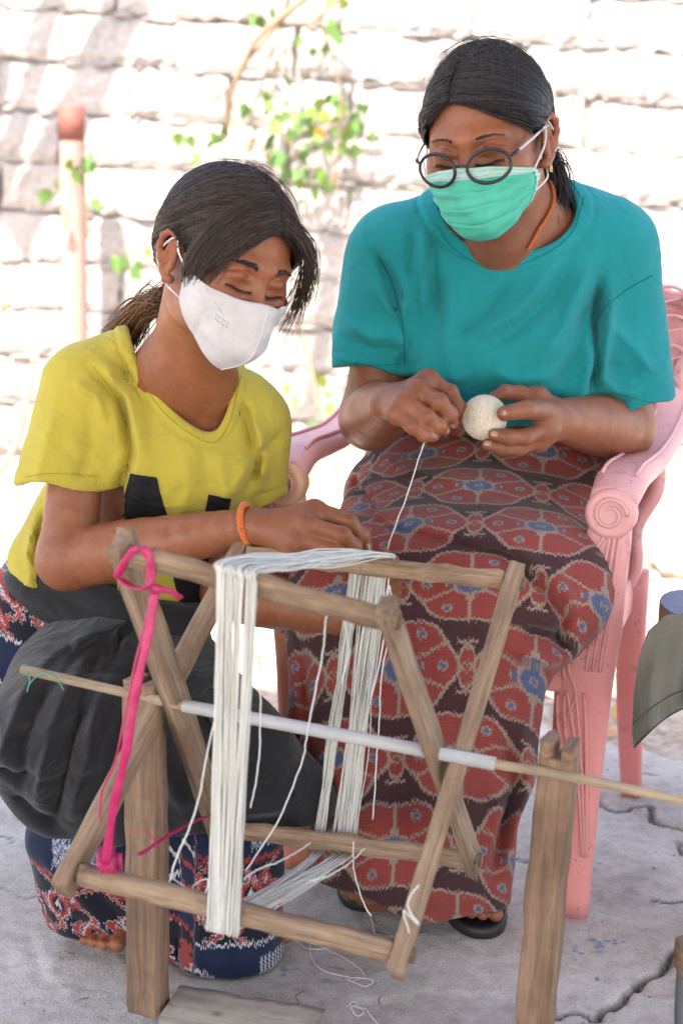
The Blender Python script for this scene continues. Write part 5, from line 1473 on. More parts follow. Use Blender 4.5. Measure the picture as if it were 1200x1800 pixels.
WH.cone(P(150, 1085, 2.19), P(140, 1160, 2.18), .118, .128, 0, n=latY, sc=1.30); WH.cone(P(40, 1130, 2.17), P(60, 1200, 2.12), .06, .06, .05); WH.cone(P(270, 1110, 2.14), P(310, 1180, 2.12), .055, .05, .05)
def hips(p):
    d = WH(p) + .003 * wob(p, 6, 10) + .0015 * np.sin((p[:, 2] + .3 * p[:, 0]) * 180); return d
hv, hf = sdf_mesh(hips, [-.62, 1.93, .14], [.06, 2.44, .52], .0052)
uvh = np.stack([(hv[:, 0] + hv[:, 1] * .4) / NI_S[0] * 1.0 + .15, (hv[:, 2] + .28 * hv[:, 0] - .50) / NI_S[1] * 1.1], 1)
put('ikat_wrap', hv, hf, NAVY_IKAT, person_y, uv=uvh)
WL = Body()
WL.cone(P(152, 1470, 1.95), P(182, 1655, 1.965), .074, .064, 0, n=[1, .1, 0], sc=1.08); WL.cone(P(400, 1440, 1.94), P(392, 1720, 1.915), .070, .072, 0.03, n=[1, -.1, 0], sc=1.12)
WL.cone(P(250, 1440, 1.96), P(285, 1660, 1.965), .066, .060, .05)
sl_ = []
for line, w, a in [([(90, 1480), (160, 1540), (230, 1560)], .009, -.009), ([(75, 1500), (130, 1545), (200, 1640)], .008, .006), ([(110, 1600), (170, 1640), (230, 1670)], .007, -.005), ([(350, 1450), (360, 1580), (350, 1710)], .010, .005), ([(400, 1440), (420, 1580), (415, 1700)], .009, -.006), ([(80, 1450), (150, 1490), (240, 1500)], .009, .006), ([(160, 1550), (220, 1620), (240, 1680)], .008, -.005), ([(310, 1450), (320, 1600), (305, 1720)], .010, -.006), ([(460, 1450), (470, 1600), (465, 1720)], .010, .003), ([(250, 1480), (270, 1600), (262, 1700)], .014, -.010)]:
    sl_.append(([xz(x, y, 1.9) for x, y in line], w, a, (1.6, 2.1)))
def low(p):
    d = WL(p); d = folds(d, p, sl_) + .0045 * wob(p, 4, 11) + .0022 * wob(p * [1, 1, .35], 13, 12)
    hemz = .003 + .024 * np.clip((P(300, 1650, 1.95)[0] - p[:, 0]) / .10, 0, 1)
    d = smax(d, hemz - p[:, 2], .006); return smax(d, np.where(p[:, 2] < .12, -(WL(p) + .012), -.06), .003)
lv, lf = sdf_mesh(low, [-.47, 1.78, -.02], [.02, 2.2, .34], .0048)
uvl = np.stack([(lv[:, 0] + np.clip(lv[:, 1] - 1.93, -1, 1) * np.sign(lv[:, 0] + .2) * .6) / NI_S[0] + .78, (lv[:, 2] + np.where(lv[:, 0] < -.18, .35 * lv[:, 0] - .097, 0.0) + .165) / NI_S[1] + .18], 1)
put('ikat_skirt', lv, lf, NAVY_IKAT, person_y, uv=uvl)

# bracelet: braided orange cord
ORC = yarn_mat('orange_cord', (.75, .17, .02))
bc = P(437, 922, 1.918); ax = nrm(wR - eR); s1 = nrm(np.cross(ax, [0, 0, 1])); s2 = np.cross(ax, s1)
bcd = Buf(); tt = np.linspace(0, 2 * np.pi, 90)
for ph in (0, 2.1, 4.2):
    pts = [bc + (.0262 + .0022 * math.cos(11 * t + ph)) * (math.cos(t) * s1 + math.sin(t) * s2) + ax * .0028 * math.sin(11 * t + ph) for t in tt]
    V_, F_ = tube(pts, .0021, 5, cap=False); bcd.add(V_, F_)
bcd.put('bracelet', ORC, person_y)

# white folded mask
MW = plain('white_mask_fabric', (.56, .535, .545), .85); 
HY = Body(); hdY.e(HY, (0, .026, -.045), (.063, .064, .062), 0); hdY.k(HY, (0, .098, -.030), (0, .098, -.066), .020, .022, .045); hdY.k(HY, (0, .08, -.07), (0, .058, -.105), .020, .014, .04); hdY.e(HY, (0, .034, -.01), (.068, .056, .05), .03)
topY = lambda u: -.012 - .004 * math.cos(u * 4) - .012 * abs(u) + .006 * math.exp(-(u / .18) ** 2) + .030 * max(abs(u) - .55, 0) ** 1.2
botY = lambda u: -.122 + .070 * abs(u) ** 1.6
def dispY(U, V_):
    return .0045 * np.exp(-np.abs(U) / .06) - .0012 * np.exp(-((np.abs(U) - .30 - (V_ * .35)) / .012) ** 2) + .0008 * np.sin(U * 11 + V_ * 4) + .0005 * np.sin(V_ * 23 + U * 5)
V, nu, nv = mask_grid(hdY, HY, 81, 51, topY, botY, lambda v: 1.36 - .10 * v, .0045, dispY, BY)
mask_y = sheet('face_mask', V, nu, nv, MW, person_y, .0012)
GY = V.reshape(nv, nu, 3); MG = plain('grey_seam', (.30, .29, .30), .8); MWE = plain('white_mask_edge', (.76, .75, .76), .8)
sm = Buf()
def on_mask(pts, rr, buf, o=.0008):
    n = pts - hdY.C; n /= np.linalg.norm(n, axis=1)[:, None]; V_, F_ = tube(pts + n * o, rr, 4, flat=.5); buf.add(V_, F_)
on_mask(spline([GY[2, 17], GY[12, 25], GY[26, 35]], 30), .0009, sm)
sm.put('fold_seam', MG, mask_y)
sm = Buf(); on_mask(GY[:, nu // 2], .0014, sm, .0004); on_mask(GY[0, :], .0009, sm, 0); on_mask(GY[-1, :], .0011, sm, 0); sm.put('edge_seam', MWE, mask_y)
rib = Buf()
for k in range(7):
    i = 13 + k * 1.6; a = [GY[int(v), int(i + v * .16)] for v in range(4, 44, 3)]
    on_mask(spline(a, 30), .0005, rib, .0003)
rib.put('embossed_ribs', MWE, mask_y)
emb = Buf()
for row in range(2):
    for k in range(6):
        c = GY[16 + row * 3, 24 + k] * .5 + GY[17 + row * 3, 24 + k] * .5; n = nrm(c - hdY.C)
        e1 = nrm(GY[16, 26] - GY[16, 24]); e2 = nrm(GY[18, 24] - GY[14, 24])
        pts = [c + n * .0012 - e2 * .0016 + e1 * .0004, c + n * .0012 + e2 * .0002, c + n * .0012 + e2 * .0016 + e1 * (.001 if k % 2 else -.0006)]
        V_, F_ = tube(pts, .0004, 4); emb.add(V_, F_)
emb.put('stamped_marks', MG, mask_y)
for q, col in ((1, nu - 1), (-1, 0)):
    a = GY[1, col]; b = GY[-2, col]; e1 = hdY.L(q * .080, -.012, .018); e2 = hdY.L(q * .086, -.034, -.018); e3 = hdY.L(q * .074, -.010, -.044)
    pts = spline([a, (a + e1) / 2 + hdY.A * q * .004, e1, e2, e3, (e3 + b) / 2 + hdY.A * q * .004, b], 44)
    V_, F_ = tube(pts, .0021, 6, flat=.35, N=hdY.F); Buf().add(V_, F_).put('ear_loop', ELAST, mask_y)
e0 = hdY.L(-.083, -.004, -.044); V_, F_ = tube([e0, e0 - hdY.A * .002], .0014, 8); Buf().add(V_, F_).put('earring', GOLD, person_y)

# ------------------------------------------------------------------ pink plastic armchair
PINK = NT('faded_pink_plastic', .42); a1 = PINK.noise(2.2, 4); a2 = PINK.noise(18, 6, .7); a3 = PINK.noise(70, 5, .75)
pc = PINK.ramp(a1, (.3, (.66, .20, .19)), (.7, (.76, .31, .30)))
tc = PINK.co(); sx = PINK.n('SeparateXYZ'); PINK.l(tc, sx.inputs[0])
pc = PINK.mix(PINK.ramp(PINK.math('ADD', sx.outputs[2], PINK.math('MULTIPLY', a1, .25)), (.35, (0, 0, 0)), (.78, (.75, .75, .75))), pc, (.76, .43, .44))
pc = PINK.mix(PINK.ramp(a2, (.60, (0, 0, 0)), (.68, (.55, .55, .55))), pc, (.36, .16, .13))
pc = PINK.mix(PINK.ramp(a3, (.60, (0, 0, 0)), (.68, (.75, .75, .75))), pc, (.22, .10, .08))
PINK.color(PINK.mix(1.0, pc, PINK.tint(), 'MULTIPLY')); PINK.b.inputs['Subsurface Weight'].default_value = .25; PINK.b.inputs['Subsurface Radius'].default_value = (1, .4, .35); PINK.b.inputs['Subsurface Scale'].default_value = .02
PINK.l(PINK.ramp(a2, (.3, (.3,) * 3), (.7, (.55,) * 3)), PINK.b.inputs['Roughness']); PINK.normal(PINK.bump(a3, .15, .001)); PINK = PINK.m
CYAW = R_(19); cX = np.array([math.cos(CYAW), -math.sin(CYAW), 0]); cY = np.array([math.sin(CYAW), math.cos(CYAW), 0]); cZ = np.array([0, 0, 1.0])
FRt = G(1008, 1606); C0 = FRt - cX * .215 + cY * .20; C0[2] = 0
def CH(x, y, z): return C0 + cX * x + cY * y + cZ * z
chair = empty('plastic_armchair', C0, 'faded pink plastic armchair with scrolled armrests that the woman in teal sits on', 'chair')
def secs(path, ws, ds, side, ndir=None, n=12, pw=3.2):
    """rounded-rectangle sweep: ws along side, ds across"""
    path = np.asarray(path, float); m = len(path); T = np.gradient(path, axis=0); T /= np.linalg.norm(T, axis=1)[:, None]; rings = []
    for i in range(m):
        S = nrm(side[i] if np.ndim(side) == 2 else side); S = nrm(S - T[i] * np.dot(S, T[i])); N = np.cross(T[i], S); r_ = []
        for a in np.linspace(0, 2 * np.pi, n, endpoint=False):
            c, s = math.cos(a), math.sin(a); x = np.sign(c) * abs(c) ** (2 / pw); y = np.sign(s) * abs(s) ** (2 / pw)
            r_.append(path[i] + S * x * ws[i] / 2 + N * y * ds[i] / 2)
        rings.append(r_)
    return loft(rings)
def chair_arm(q):
    """front leg, scroll and armrest of one side; q=+1 is image right"""
    LT = (1.12, 1.25, .80) if q < 0 else (1, 1, 1)   # left one tinted orange: sun glow through the plastic, put into its colour
    top = CH(q * .24, -.215, .600); pts = [CH(q * .215, -.20, .0), CH(q * .211, -.205, .12), CH(q * .209, -.21, .26), CH(q * .213, -.215, .38), CH(q * .223, -.222, .48), CH(q * .235, -.222, .565), CH(q * .238, -.212, .612)]
    pth = spline(pts, 26); w = np.interp(np.linspace(0, 1, 26), [0, .1, .35, .6, .8, 1], [.044, .052, .078, .086, .066, .050]); d = np.interp(np.linspace(0, 1, 26), [0, 1], [.030, .034])
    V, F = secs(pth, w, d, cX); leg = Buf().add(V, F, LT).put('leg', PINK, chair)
    # relief on the leg: three ridges, a leafy wave, an acanthus tip
    rl = Buf()
    fr = lambda t, s: (lambda i: pth[i] + cX * s * w[i] / 2 + (-cY) * (d[i] / 2 + .0005))(min(25, max(0, int(t * 25))))
    def front(t, s):
        x = np.interp(t, np.linspace(0, 1, 26), np.arange(26)); i = int(min(24, x)); f_ = x - i
        p = pth[i] * (1 - f_) + pth[i + 1] * f_; ww = w[i] * (1 - f_) + w[i + 1] * f_
        return p + cX * s * ww / 2 - cY * (.0165 + .0005 * t - .002 * s * s)
    for s in (.10, .32, .54):
        V, F = tube([front(t, s * q * (1 - .3 * (t < .5))) for t in np.linspace(.50, .86, 20)], .0030, 6); rl.add(V, F)
    V, F = tube([front(t, (-.35 + .18 * math.sin(t * 46)) * q) for t in np.linspace(.40, .86, 60)], .0030, 6); rl.add(V, F)
    for k in range(5):
        t0 = .50 + k * .075; V, F = tube([front(t0 + .03 * math.sin(a) * .8, q * (-.52 + .16 * math.cos(a))) for a in np.linspace(.5, 4.4, 12)], .0026, 6); rl.add(V, F)
    for s0, s1 in ((-.5, .55), (-.2, .62), (.1, .7)):
        V, F = tube([front(t, q * (s0 + (s1 - s0) * ((.45 - t) / .33) ** .8 if t < .45 else q * s0)) for t in np.linspace(.45, .14, 22)], .0030, 6); rl.add(V, F)
    for s0 in (-.55, -.3):
        V, F = tube([front(t, q * (s0 + .25 * math.sin((t - .1) * 14))) for t in np.linspace(.10, .44, 26)], .0026, 6); rl.add(V, F)
    rl.put('leaf_relief', PINK, leg)
    # scroll: fat button with a raised spiral
    sc = CH(q * .238, -.232, .605)
    rings = []
    for y, r_ in ((.030, .020), (.026, .032), (.012, .035), (-.004, .035), (-.010, .032), (-.012, .027), (-.0105, .023)):
        rings.append([sc + cX * r_ * math.cos(a) + cZ * r_ * math.sin(a) + cY * y for a in np.linspace(0, 2 * np.pi, 28, endpoint=False)])
    V, F = loft(rings); b = Buf().add(V, F, LT)
    b.add(*tube([sc - cY * .0115 + (cX * q * math.cos(a) + cZ * math.sin(a)) * (.024 - .0018 * a) for a in np.linspace(0, 8, 50)], .0030, 6))
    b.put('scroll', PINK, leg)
    # armrest
    ap = spline([CH(q * .238, -.225, .618), CH(q * .241, -.17, .640), CH(q * .243, -.08, .640), CH(q * .246, .02, .640), CH(q * .252, .12, .655), CH(q * .258, .20, .690), CH(q * .26, .245, .74)], 30)
    aw = np.interp(np.linspace(0, 1, 30), [0, .15, .5, .85, 1], [.064, .072, .066, .060, .05]); ad = np.interp(np.linspace(0, 1, 30), [0, .12, .5, 1], [.045, .040, .034, .034])
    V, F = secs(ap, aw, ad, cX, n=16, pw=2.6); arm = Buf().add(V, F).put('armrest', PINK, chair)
    gl = Buf()
    for s in (-.33, .33):
        V, F = tube([ap[i] + cX * aw[i] * s + cZ * (ad[i] / 2 + .0) for i in range(3, 26)], .0030, 6); gl.add(V, F)
    gl.put('ridge', PINK, arm)
for q in (-1, 1): chair_arm(q)
for q in (-1, 1):
    pts = spline([CH(q * .225, .275, 0), CH(q * .215, .235, .2), CH(q * .21, .215, .42)], 14); V, F = secs(pts, np.linspace(.036, .055, 14), np.linspace(.03, .035, 14), cX); Buf().add(V, F).put('leg', PINK, chair)
# seat with skirt
b = Buf(); gx_, gy_ = np.linspace(-1, 1, 15), np.linspace(-1, 1, 13); V = []
for z_off in (0, -.006):
    for y in gy_:
        for x in gx_: V.append(CH(x * (.212 - .010 * y), y * .22 + .0, .415 + .014 * x * x - .012 * (1 - y * y) + .012 * max(-y - .6, 0) * -1 + z_off - .02 * (max(-y - .8, 0)) * 3))
n = 15 * 13; F = []
for k in range(2):
    for j in range(12):
        for i in range(14): F.append((k * n + j * 15 + i, k * n + j * 15 + i + 1, k * n + (j + 1) * 15 + i + 1, k * n + (j + 1) * 15 + i)[::(1 if k == 0 else -1)])
Buf().add(V, F).put('seat', PINK, chair)
for q in (-1, 1):
    V, F = secs(np.array([CH(q * .213, -.20, .385), CH(q * .214, 0, .385), CH(q * .210, .21, .385)]), [.07, .07, .07], [.012] * 3, cZ); Buf().add(V, F).put('side_rail', PINK, chair)
V, F = secs(np.array([CH(-.205, -.222, .375), CH(0, -.228, .372), CH(.205, -.222, .375)]), [.07, .055, .07], [.010] * 3, cZ); Buf().add(V, F).put('front_rail', PINK, chair)
# back: tall shell with scalloped shoulders, relief leaves
bp = Buf(); rows = []
NB = 17
for t in np.linspace(0, 1, 22):
    z = .40 + t * .54; hw = np.interp(t, [0, .3, .55, .75, .88, 1], [.205, .235, .262, .278, .262, .16]) + .008 * math.sin(t * 26); y = .22 + .075 * t
    rows.append([CH(s * hw, y - .045 * (s * s) * (1 - .3 * t) + .012 * math.cos(s * 9) * .3, z - .02 * s * s * (t > .9)) for s in np.linspace(-1, 1, NB)])
V = np.array(rows).reshape(-1, 3); V2 = V + cY * .010; m = len(V)
F = [(j * NB + i, j * NB + i + 1, (j + 1) * NB + i + 1, (j + 1) * NB + i) for j in range(21) for i in range(NB - 1)]
F += [tuple(x + m for x in f[::-1]) for f in F]
ring = list(range(NB)) + [j * NB + NB - 1 for j in range(1, 22)] + [21 * NB + i for i in range(NB - 2, -1, -1)] + [j * NB for j in range(20, 0, -1)]
F += [(a, b_, b_ + m, a + m) for a, b_ in zip(ring, ring[1:] + ring[:1])]
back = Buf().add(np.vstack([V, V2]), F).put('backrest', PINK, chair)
rim = Buf(); edge_pts = [rows[j][-1] for j in range(22)]
for ed in (-1, 0):
    V, F = tube(spline([rows[j][ed] - cY * .002 for j in range(22)], 60), .012, 8); rim.add(V, F)
V, F = tube(spline([rows[21][i] for i in range(NB)], 30), .011, 8); rim.add(V, F)
rim.put('back_rim', PINK, back)
lf_ = Buf()
for q in (-1, 1):
    for k in range(7):
        t = .34 + k * .085; hw = np.interp(t, [0, .3, .55, .75, .88, 1], [.205, .235, .262, .278, .262, .16]); z = .40 + t * .54; y = .22 + .075 * t
        c = CH(q * (hw - .03), y - .045 - .004, z)
        pts = [c + cX * q * .026 * math.cos(a) + cZ * (.016 * math.sin(a) + .01) for a in np.linspace(-.3, 3.3, 12)]
        V, F = tube(pts, .0032, 6); lf_.add(V, F)
        V, F = tube([c + cX * q * -.04 + cZ * -.02, c + cX * q * -.01 - cY * .001, c + cX * q * .02 + cZ * .008], [.002, .006, .002], 6, flat=.5); lf_.add(V, F)
lf_.put('leaf_relief', PINK, back)

# ------------------------------------------------------------------ the yarn swift, its stand and the yarn
rs = np.random.default_rng(77)
T_LF, T_LB, B_LF, B_LB = P(205, 968, 1.585), P(436, 975, 1.90), P(142, 1535, 1.575), P(372, 1452, 1.86)
T_RF, T_RB, B_RF, B_RB = P(700, 1092, 1.50), P(888, 1022, 1.795), P(690, 1672, 1.49), P(842, 1512, 1.76)
axd = nrm((T_RF + T_RB + B_RF + B_RB) - (T_LF + T_LB + B_LF + B_LB))
swift = empty('yarn_swift', (P(540, 1280, 1.69)[0], P(540, 1280, 1.69)[1], .20), 'wooden four-armed yarn swift with white centre pipe turning on a long thin stick', 'yarn swift')
def ext(a, b, e0, e1): d = nrm(b - a); return a - d * e0, b + d * e1
hubL = (T_LF + B_LB + T_LB + B_LF) / 4; hubR = (T_RF + T_RB + B_RF + B_RB) / 4
for i, (a, b, off) in enumerate(((T_LF, B_LB, .011), (T_LB, B_LF, -.011), (T_RF, B_RB, -.011), (T_RB, B_RF, .011))):
    a_, b_ = ext(a, b, .022, .024); V, F = rough_bar(a_ + axd * off, b_ + axd * off, .031, .019, np.cross(axd, b - a), 12, .12, .0013, 20 + i)
    arm = Buf().add(V, F).put('arm', WOODM, swift)
    for e in (a, b):
        V, F = tube([e + axd * (off + .0125), e + axd * (off - .0125)], [.009, .009], 10); Buf().add(V, F, (.55, .5, .45)).put('peg_end', WOODM, arm)
for i, (a, b) in enumerate(((T_LF, T_RF), (T_LB, T_RB), (B_LF, B_RF), (B_LB, B_RB))):
    V, F = rough_bar(a, b, .021, .023, [0, .3, 1], 16, .15, .0014, 40 + i, .0009)
    Buf().add(V, F).put('crossbar', WOODM, swift)
pA, pB = P(322, 1240, 1.70), P(870, 1343, 1.615)
dd = nrm(pB - pA)
PVC = plain('white_plastic_pipe', (.50, .49, .49), .4); PVC2 = plain('dull_plastic_pipe', (.52, .51, .49), .5)
V, F = tube([pA, pB], .0076, 16); Buf().add(V, F).put('centre_pipe', PVC, swift)
V, F = tube(spline([P(38, 1176, 1.765), P(240, 1222, 1.735), pA, (pA + pB) / 2, pB, P(985, 1362, 1.60), P(1260, 1420, 1.555)], 40), [.0062] * 20 + [.0058] * 20, 8); Buf().add(V, F).put('axle_stick', BAMBOO, swift)
for h in (hubL, hubR):
    pass
# stand: two notched posts on floor boards
stand = empty('swift_stand', (P(255, 1500, 1.75)[0], 1.75, 0), 'pair of rough wooden posts with notched tops holding the stick of the swift', 'stand')
def post(tx, ty, Y, w, d, name_seed, lean=(0, 0), notch_y=30):
    top = P(tx, ty, Y); base = np.array([top[0] + lean[0], top[1] + lean[1], 0.02])
    # two cheeks with the notch between them, one body below
    nz = top[2] - notch_y / 2700 * 1.7
    t_ = (nz - base[2]) / (top[2] - base[2]); m = base + (top - base) * t_
    V, F = rough_bar(base, m, d, w, [.42, .9, 0], 14, .07, .0012, name_seed, .0007); pb = Buf().add(V, F).put('post', WOODP, stand)
    for s, hh in ((-1, 1.0), (1, .82)):
        o = np.array([s * w * .29, -s * w * .13, 0]); V, F = rough_bar(m + o + [0, 0, -.002], m + o + (top - m) * hh, d * .98, w * .36, [.42, .9, 0], 3, .12, .0012, name_seed + s + 5); Buf().add(V, F).put('notch_cheek', WOODP, pb)
    return base
bl = post(256, 1192, 1.745, .041, .036, 60, (.004, .0))
br = post(986, 1298, 1.62, .036, .040, 70, (-.012, .01))
PALEW = wood_mat('pale_weathered_wood', (.25, .205, .165), (.50, .44, .375), (7, 60, 60))
V, F = rough_bar(bl + [.024, -.012, -.001], [bl[0] + .21, bl[1] - .050, .012], .085, .034, [0, 1, 0], 12, .1, .0022, 80); Buf().add(V, F).put('base_board', PALEW, stand)
V, F = rough_bar(br + [-.16, .02, -.006], br + [.14, -.03, -.006], .07, .03, [0, 1, 0], 12, .1, .0018, 81); Buf().add(V, F).put('base_board', WOODP, stand)

# ---- the skein: many strands laid round the four bars
def loop_pts(xs_, seed, tight=0.0):
    """one turn of yarn; xs_: fraction along each of the four bars (TF, TB, BB, BF)"""
    r_ = np.random.default_rng(seed)
    up = np.array([0, 0, 1]); bk = np.array([0, 1, 0])
    def at(a, b, t): return a + (b - a) * t
    tf, tb_, bb_, bf = [at(a, b, t) for (a, b), t in zip(((T_LF, T_RF), (T_LB, T_RB), (B_LB, B_RB), (B_LF, B_RF)), xs_)]
    o = .0140 + r_.random() * .006
    return [tf + up * o * .4 - bk * o, tf + up * o - bk * o * .3, tf * .72 + tb_ * .28 + up * (o * 1.0 + r_.normal(0, .002)), tf * .4 + tb_ * .6 + up * (o + r_.normal(0, .003)), tb_ + up * o + bk * 0, tb_ + bk * o - up * o * .3,
            tb_ * .7 + bb_ * .3 + bk * (o - r_.random() * .02 + .006) + [r_.normal(0, .002), 0, 0], tb_ * .35 + bb_ * .65 + bk * (o * .9) + [r_.normal(0, .003), 0, 0], bb_ + bk * o, bb_ - up * o + bk * o * .3,
            bb_ * .6 + bf * .4 - up * (o + abs(r_.normal(0, .004))), bb_ * .25 + bf * .75 - up * (o + abs(r_.normal(0, .002))), bf - up * o, bf - bk * o - up * o * .4,
            bf * .65 + tf * .35 - bk * (o + abs(r_.normal(0, .0015))), bf * .3 + tf * .7 - bk * (o + abs(r_.normal(0, .0015)))]
sk = Buf()
for i in range(96):
    g = rs.integers(0, 3); u_ = i / 96; cl_ = [0, .15, .30, .44, .58, .80, .93][rs.integers(0, 7)]
    f0 = .385 + .125 * cl_ + rs.normal(0, .0075)
    fb = [.435, .505, .535][g] + rs.normal(0, .013)
    fbb = [.415, .495, .53][g] + rs.normal(0, .011)
    ff = .440 + .080 * cl_ + rs.normal(0, .008)
    pts = loop_pts((f0, fb, fbb, ff), i + 300); pts.append(pts[0])
    q = spline(pts, 84); q = q + .0011 * np.stack([wob(q, 40, i % 9), wob(q, 46, (i + 3) % 9), wob(q, 43, (i + 5) % 9)], 1)
    k_ = rs.uniform(.8, 1.05); V, F = tube(q, .00065 + .0005 * rs.random(), 4, cap=False); sk.add(V, F, (k_, k_, k_ * .98))
skein = sk.put('yarn_skein', YARN, None, label='thick white cotton skein wound over the crossbars of the swift', category='yarn', kind='thing')
# slack loops that hang off the swift
def thread(name, pts, rad, mat, label=None, cat=None, parent=None, n=60, k=5, **kw):
    q = spline(pts, n); rad = rad * .75; q = q + .0012 * np.stack([wob(q, 22, 2), wob(q, 25, 4), wob(q, 23, 6)], 1); V, F = tube(q, rad, k)
    return Buf().add(V, F).put(name, mat, parent, **(dict(label=label, category=cat) if label else {}), **kw)
thread('loose_thread', [P(385, 1235, 1.60), P(365, 1320, 1.56), P(345, 1420, 1.55), P(310, 1510, 1.55), P(298, 1550, 1.56)], .0014, YARN, parent=skein)
thread('loose_thread', [P(574, 1060, 1.52), P(566, 1150, 1.60), P(540, 1290, 1.64), P(530, 1340, 1.66), P(490, 1440, 1.66), P(432, 1530, 1.66)], .0014, YARN, parent=skein)
thread('loose_thread', [P(605, 1090, 1.60), P(612, 1150, 1.65), P(600, 1200, 1.65)], .0012, YARN, parent=skein)
thread('loose_thread', [P(455, 1130, 1.62), P(458, 1260, 1.62), P(452, 1360, 1.62), P(440, 1420, 1.62)], .0013, YARN, parent=skein)
thread('loose_thread', [P(545, 1482, 1.74), P(500, 1510, 1.65), P(450, 1530, 1.58), P(430, 1545, 1.52)], .0014, YARN, parent=skein)
thread('loose_thread', [P(620, 1480, 1.76), P(622, 1530, 1.76), P(640, 1590, 1.76), P(652, 1610, 1.76)], .0012, YARN, parent=skein)
thread('loose_thread', [P(640, 1492, 1.74), P(610, 1520, 1.62), P(575, 1540, 1.55), P(545, 1548, 1.52)], .0016, YARN, parent=skein)
thread('loose_thread', [P(684, 1030, 1.80), P(690, 1090, 1.81), P(672, 1180, 1.82), P(664, 1300, 1.82), P(655, 1440, 1.80)], .0012, YARN, parent=skein)
thread('knotted_thread', [P(735, 1555, 1.475), P(715, 1590, 1.46), P(735, 1625, 1.465), P(708, 1600, 1.50), P(720, 1640, 1.475)], .0013, YARN, parent=skein, n=40)
thread('wound_thread', [P(298, 1540, 1.60), P(352, 1575, 1.545), P(365, 1545, 1.56), P(340, 1560, 1.57), P(355, 1585, 1.555)], .0012, YARN, parent=skein, n=40)

# pink strap tied round the left end
PS = NT('pink_plastic_ribbon', .35); n_ = PS.noise(60, 3); PS.color(PS.ramp(n_, (.3, (.52, .010, .10)), (.7, (.68, .045, .19)))); PS.b.inputs['Transmission Weight'].default_value = .12; PS.normal(PS.bump(PS.noise(120, 3), .5, .002)); PS = PS.m
pk = empty('pink_ribbon', P(270, 1000, 1.58), 'bright pink plastic ribbon tied round the left bars of the swift', 'ribbon')
thread('green_thread', [P(45, 1178, 1.755), P(52, 1196, 1.752), P(48, 1216, 1.752), P(54, 1200, 1.754), P(75, 1184, 1.752), P(98, 1190, 1.750), P(112, 1214, 1.748)], .0011, plain('green_yarn', (.10, .36, .25), .9), parent=swift, n=30)
def ribbon(pts, w, flat=.20, n=40, tw=0):
    w = w * .62
    q = spline(pts, n); V, F = tube(q, np.full(n, w) * (1 + .12 * np.sin(np.arange(n) * .9)), 8, flat=flat, N=[1, .25, 0]); return Buf().add(V, F).put('strand', PS, pk)
ribbon([P(272, 1040, 1.555), P(262, 1110, 1.545), P(240, 1210, 1.535), P(222, 1320, 1.53), P(200, 1420, 1.535), P(186, 1520, 1.545)], .0078)
ribbon([P(264, 1060, 1.575), P(235, 1180, 1.56), P(205, 1330, 1.555), P(180, 1390, 1.56), P(176, 1440, 1.56)], .0020, .8)
ribbon([P(205, 1015, 1.57), P(228, 975, 1.555), P(250, 965, 1.555), P(264, 985, 1.555), P(262, 1030, 1.545), P(235, 1032, 1.555), P(212, 1018, 1.57)], .0072, .35)
ribbon([P(258, 968, 1.60), P(262, 1000, 1.56), P(268, 1030, 1.555), P(300, 1040, 1.56), P(318, 1052, 1.57)], .0065, .4)
ribbon([P(262, 990, 1.56), P(276, 975, 1.565), P(272, 962, 1.57)], .004, .3, 16)
for k in range(3):
    ribbon([P(180 + k * 9, 1488, 1.60), P(176 + k * 9, 1512, 1.552), P(182 + k * 9, 1534, 1.56), P(194 + k * 8, 1538, 1.59), P(192 + k * 9, 1500, 1.60)], .006, .35, 20)
ribbon([P(246, 1502, 1.62), P(300, 1466, 1.70), P(345, 1442, 1.78), P(376, 1432, 1.83)], .0062, .35)
ribbon([P(228, 1465, 1.57), P(250, 1458, 1.565), P(268, 1472, 1.57), P(276, 1490, 1.58)], .0012, .8, 20)

# thread between them, and the ball
thB = [BALL_C + np.array([-.018, -.024, .004]), P(812, 742, 2.04), P(796, 750, 2.0)]
thread('yarn_thread', [P(762, 765, 1.975), P(746, 778, 1.972), P(722, 850, 1.955), P(700, 910, 1.94), P(684, 955, 1.93), P(676, 984, 1.915), P(660, 1005, 1.88)], .0011, YARN, 'taut white thread running from her pinching fingers down to the swift', 'thread', n=50)
thread('yarn_thread', [P(642, 938, 1.895), P(650, 968, 1.90), P(657, 990, 1.905), P(664, 1006, 1.87)], .0010, YARN, 'short white thread between the fingers of the woman in yellow', 'thread', n=30)
bb = Buf(); n_ = 3
V_, F_ = [], []
u_, v_ = np.meshgrid(np.linspace(0, 2 * np.pi, 41)[:-1], np.linspace(.02, np.pi - .02, 24)); V = np.stack([np.sin(v_) * np.cos(u_), np.sin(v_) * np.sin(u_), np.cos(v_)], -1).reshape(24, 40, 3)
V, F = loft(V * (BALL_R - .0008) + BALL_C); ball = Buf().add(V, F).put('yarn_ball', YARNB, None, label='round ball of cream cotton yarn held in the older woman\'s left hand', category='ball of yarn')
wd = Buf()
for i in range(170):
    a = nrm([1, rs.normal(0, .35), rs.normal(0, .35)]) if i % 4 else nrm(rs.normal(0, 1, 3)); s1 = nrm(np.cross(a, [0, .3, 1])); s2 = np.cross(a, s1); h_ = rs.uniform(-.75, .75); rr_ = math.sqrt(1 - h_ * h_)
    t = np.linspace(0, 2 * np.pi, 40); pts = BALL_C + (BALL_R + .0001 + .0004 * rs.random()) * (h_ * a + rr_ * (np.cos(t)[:, None] * s1 + np.sin(t)[:, None] * s2))
    V, F = tube(pts, .00105, 4, cap=False); k_ = rs.uniform(.78, 1.08); wd.add(V, F, (k_, k_, k_ * .97))
wd.put('windings', YARNB, ball)

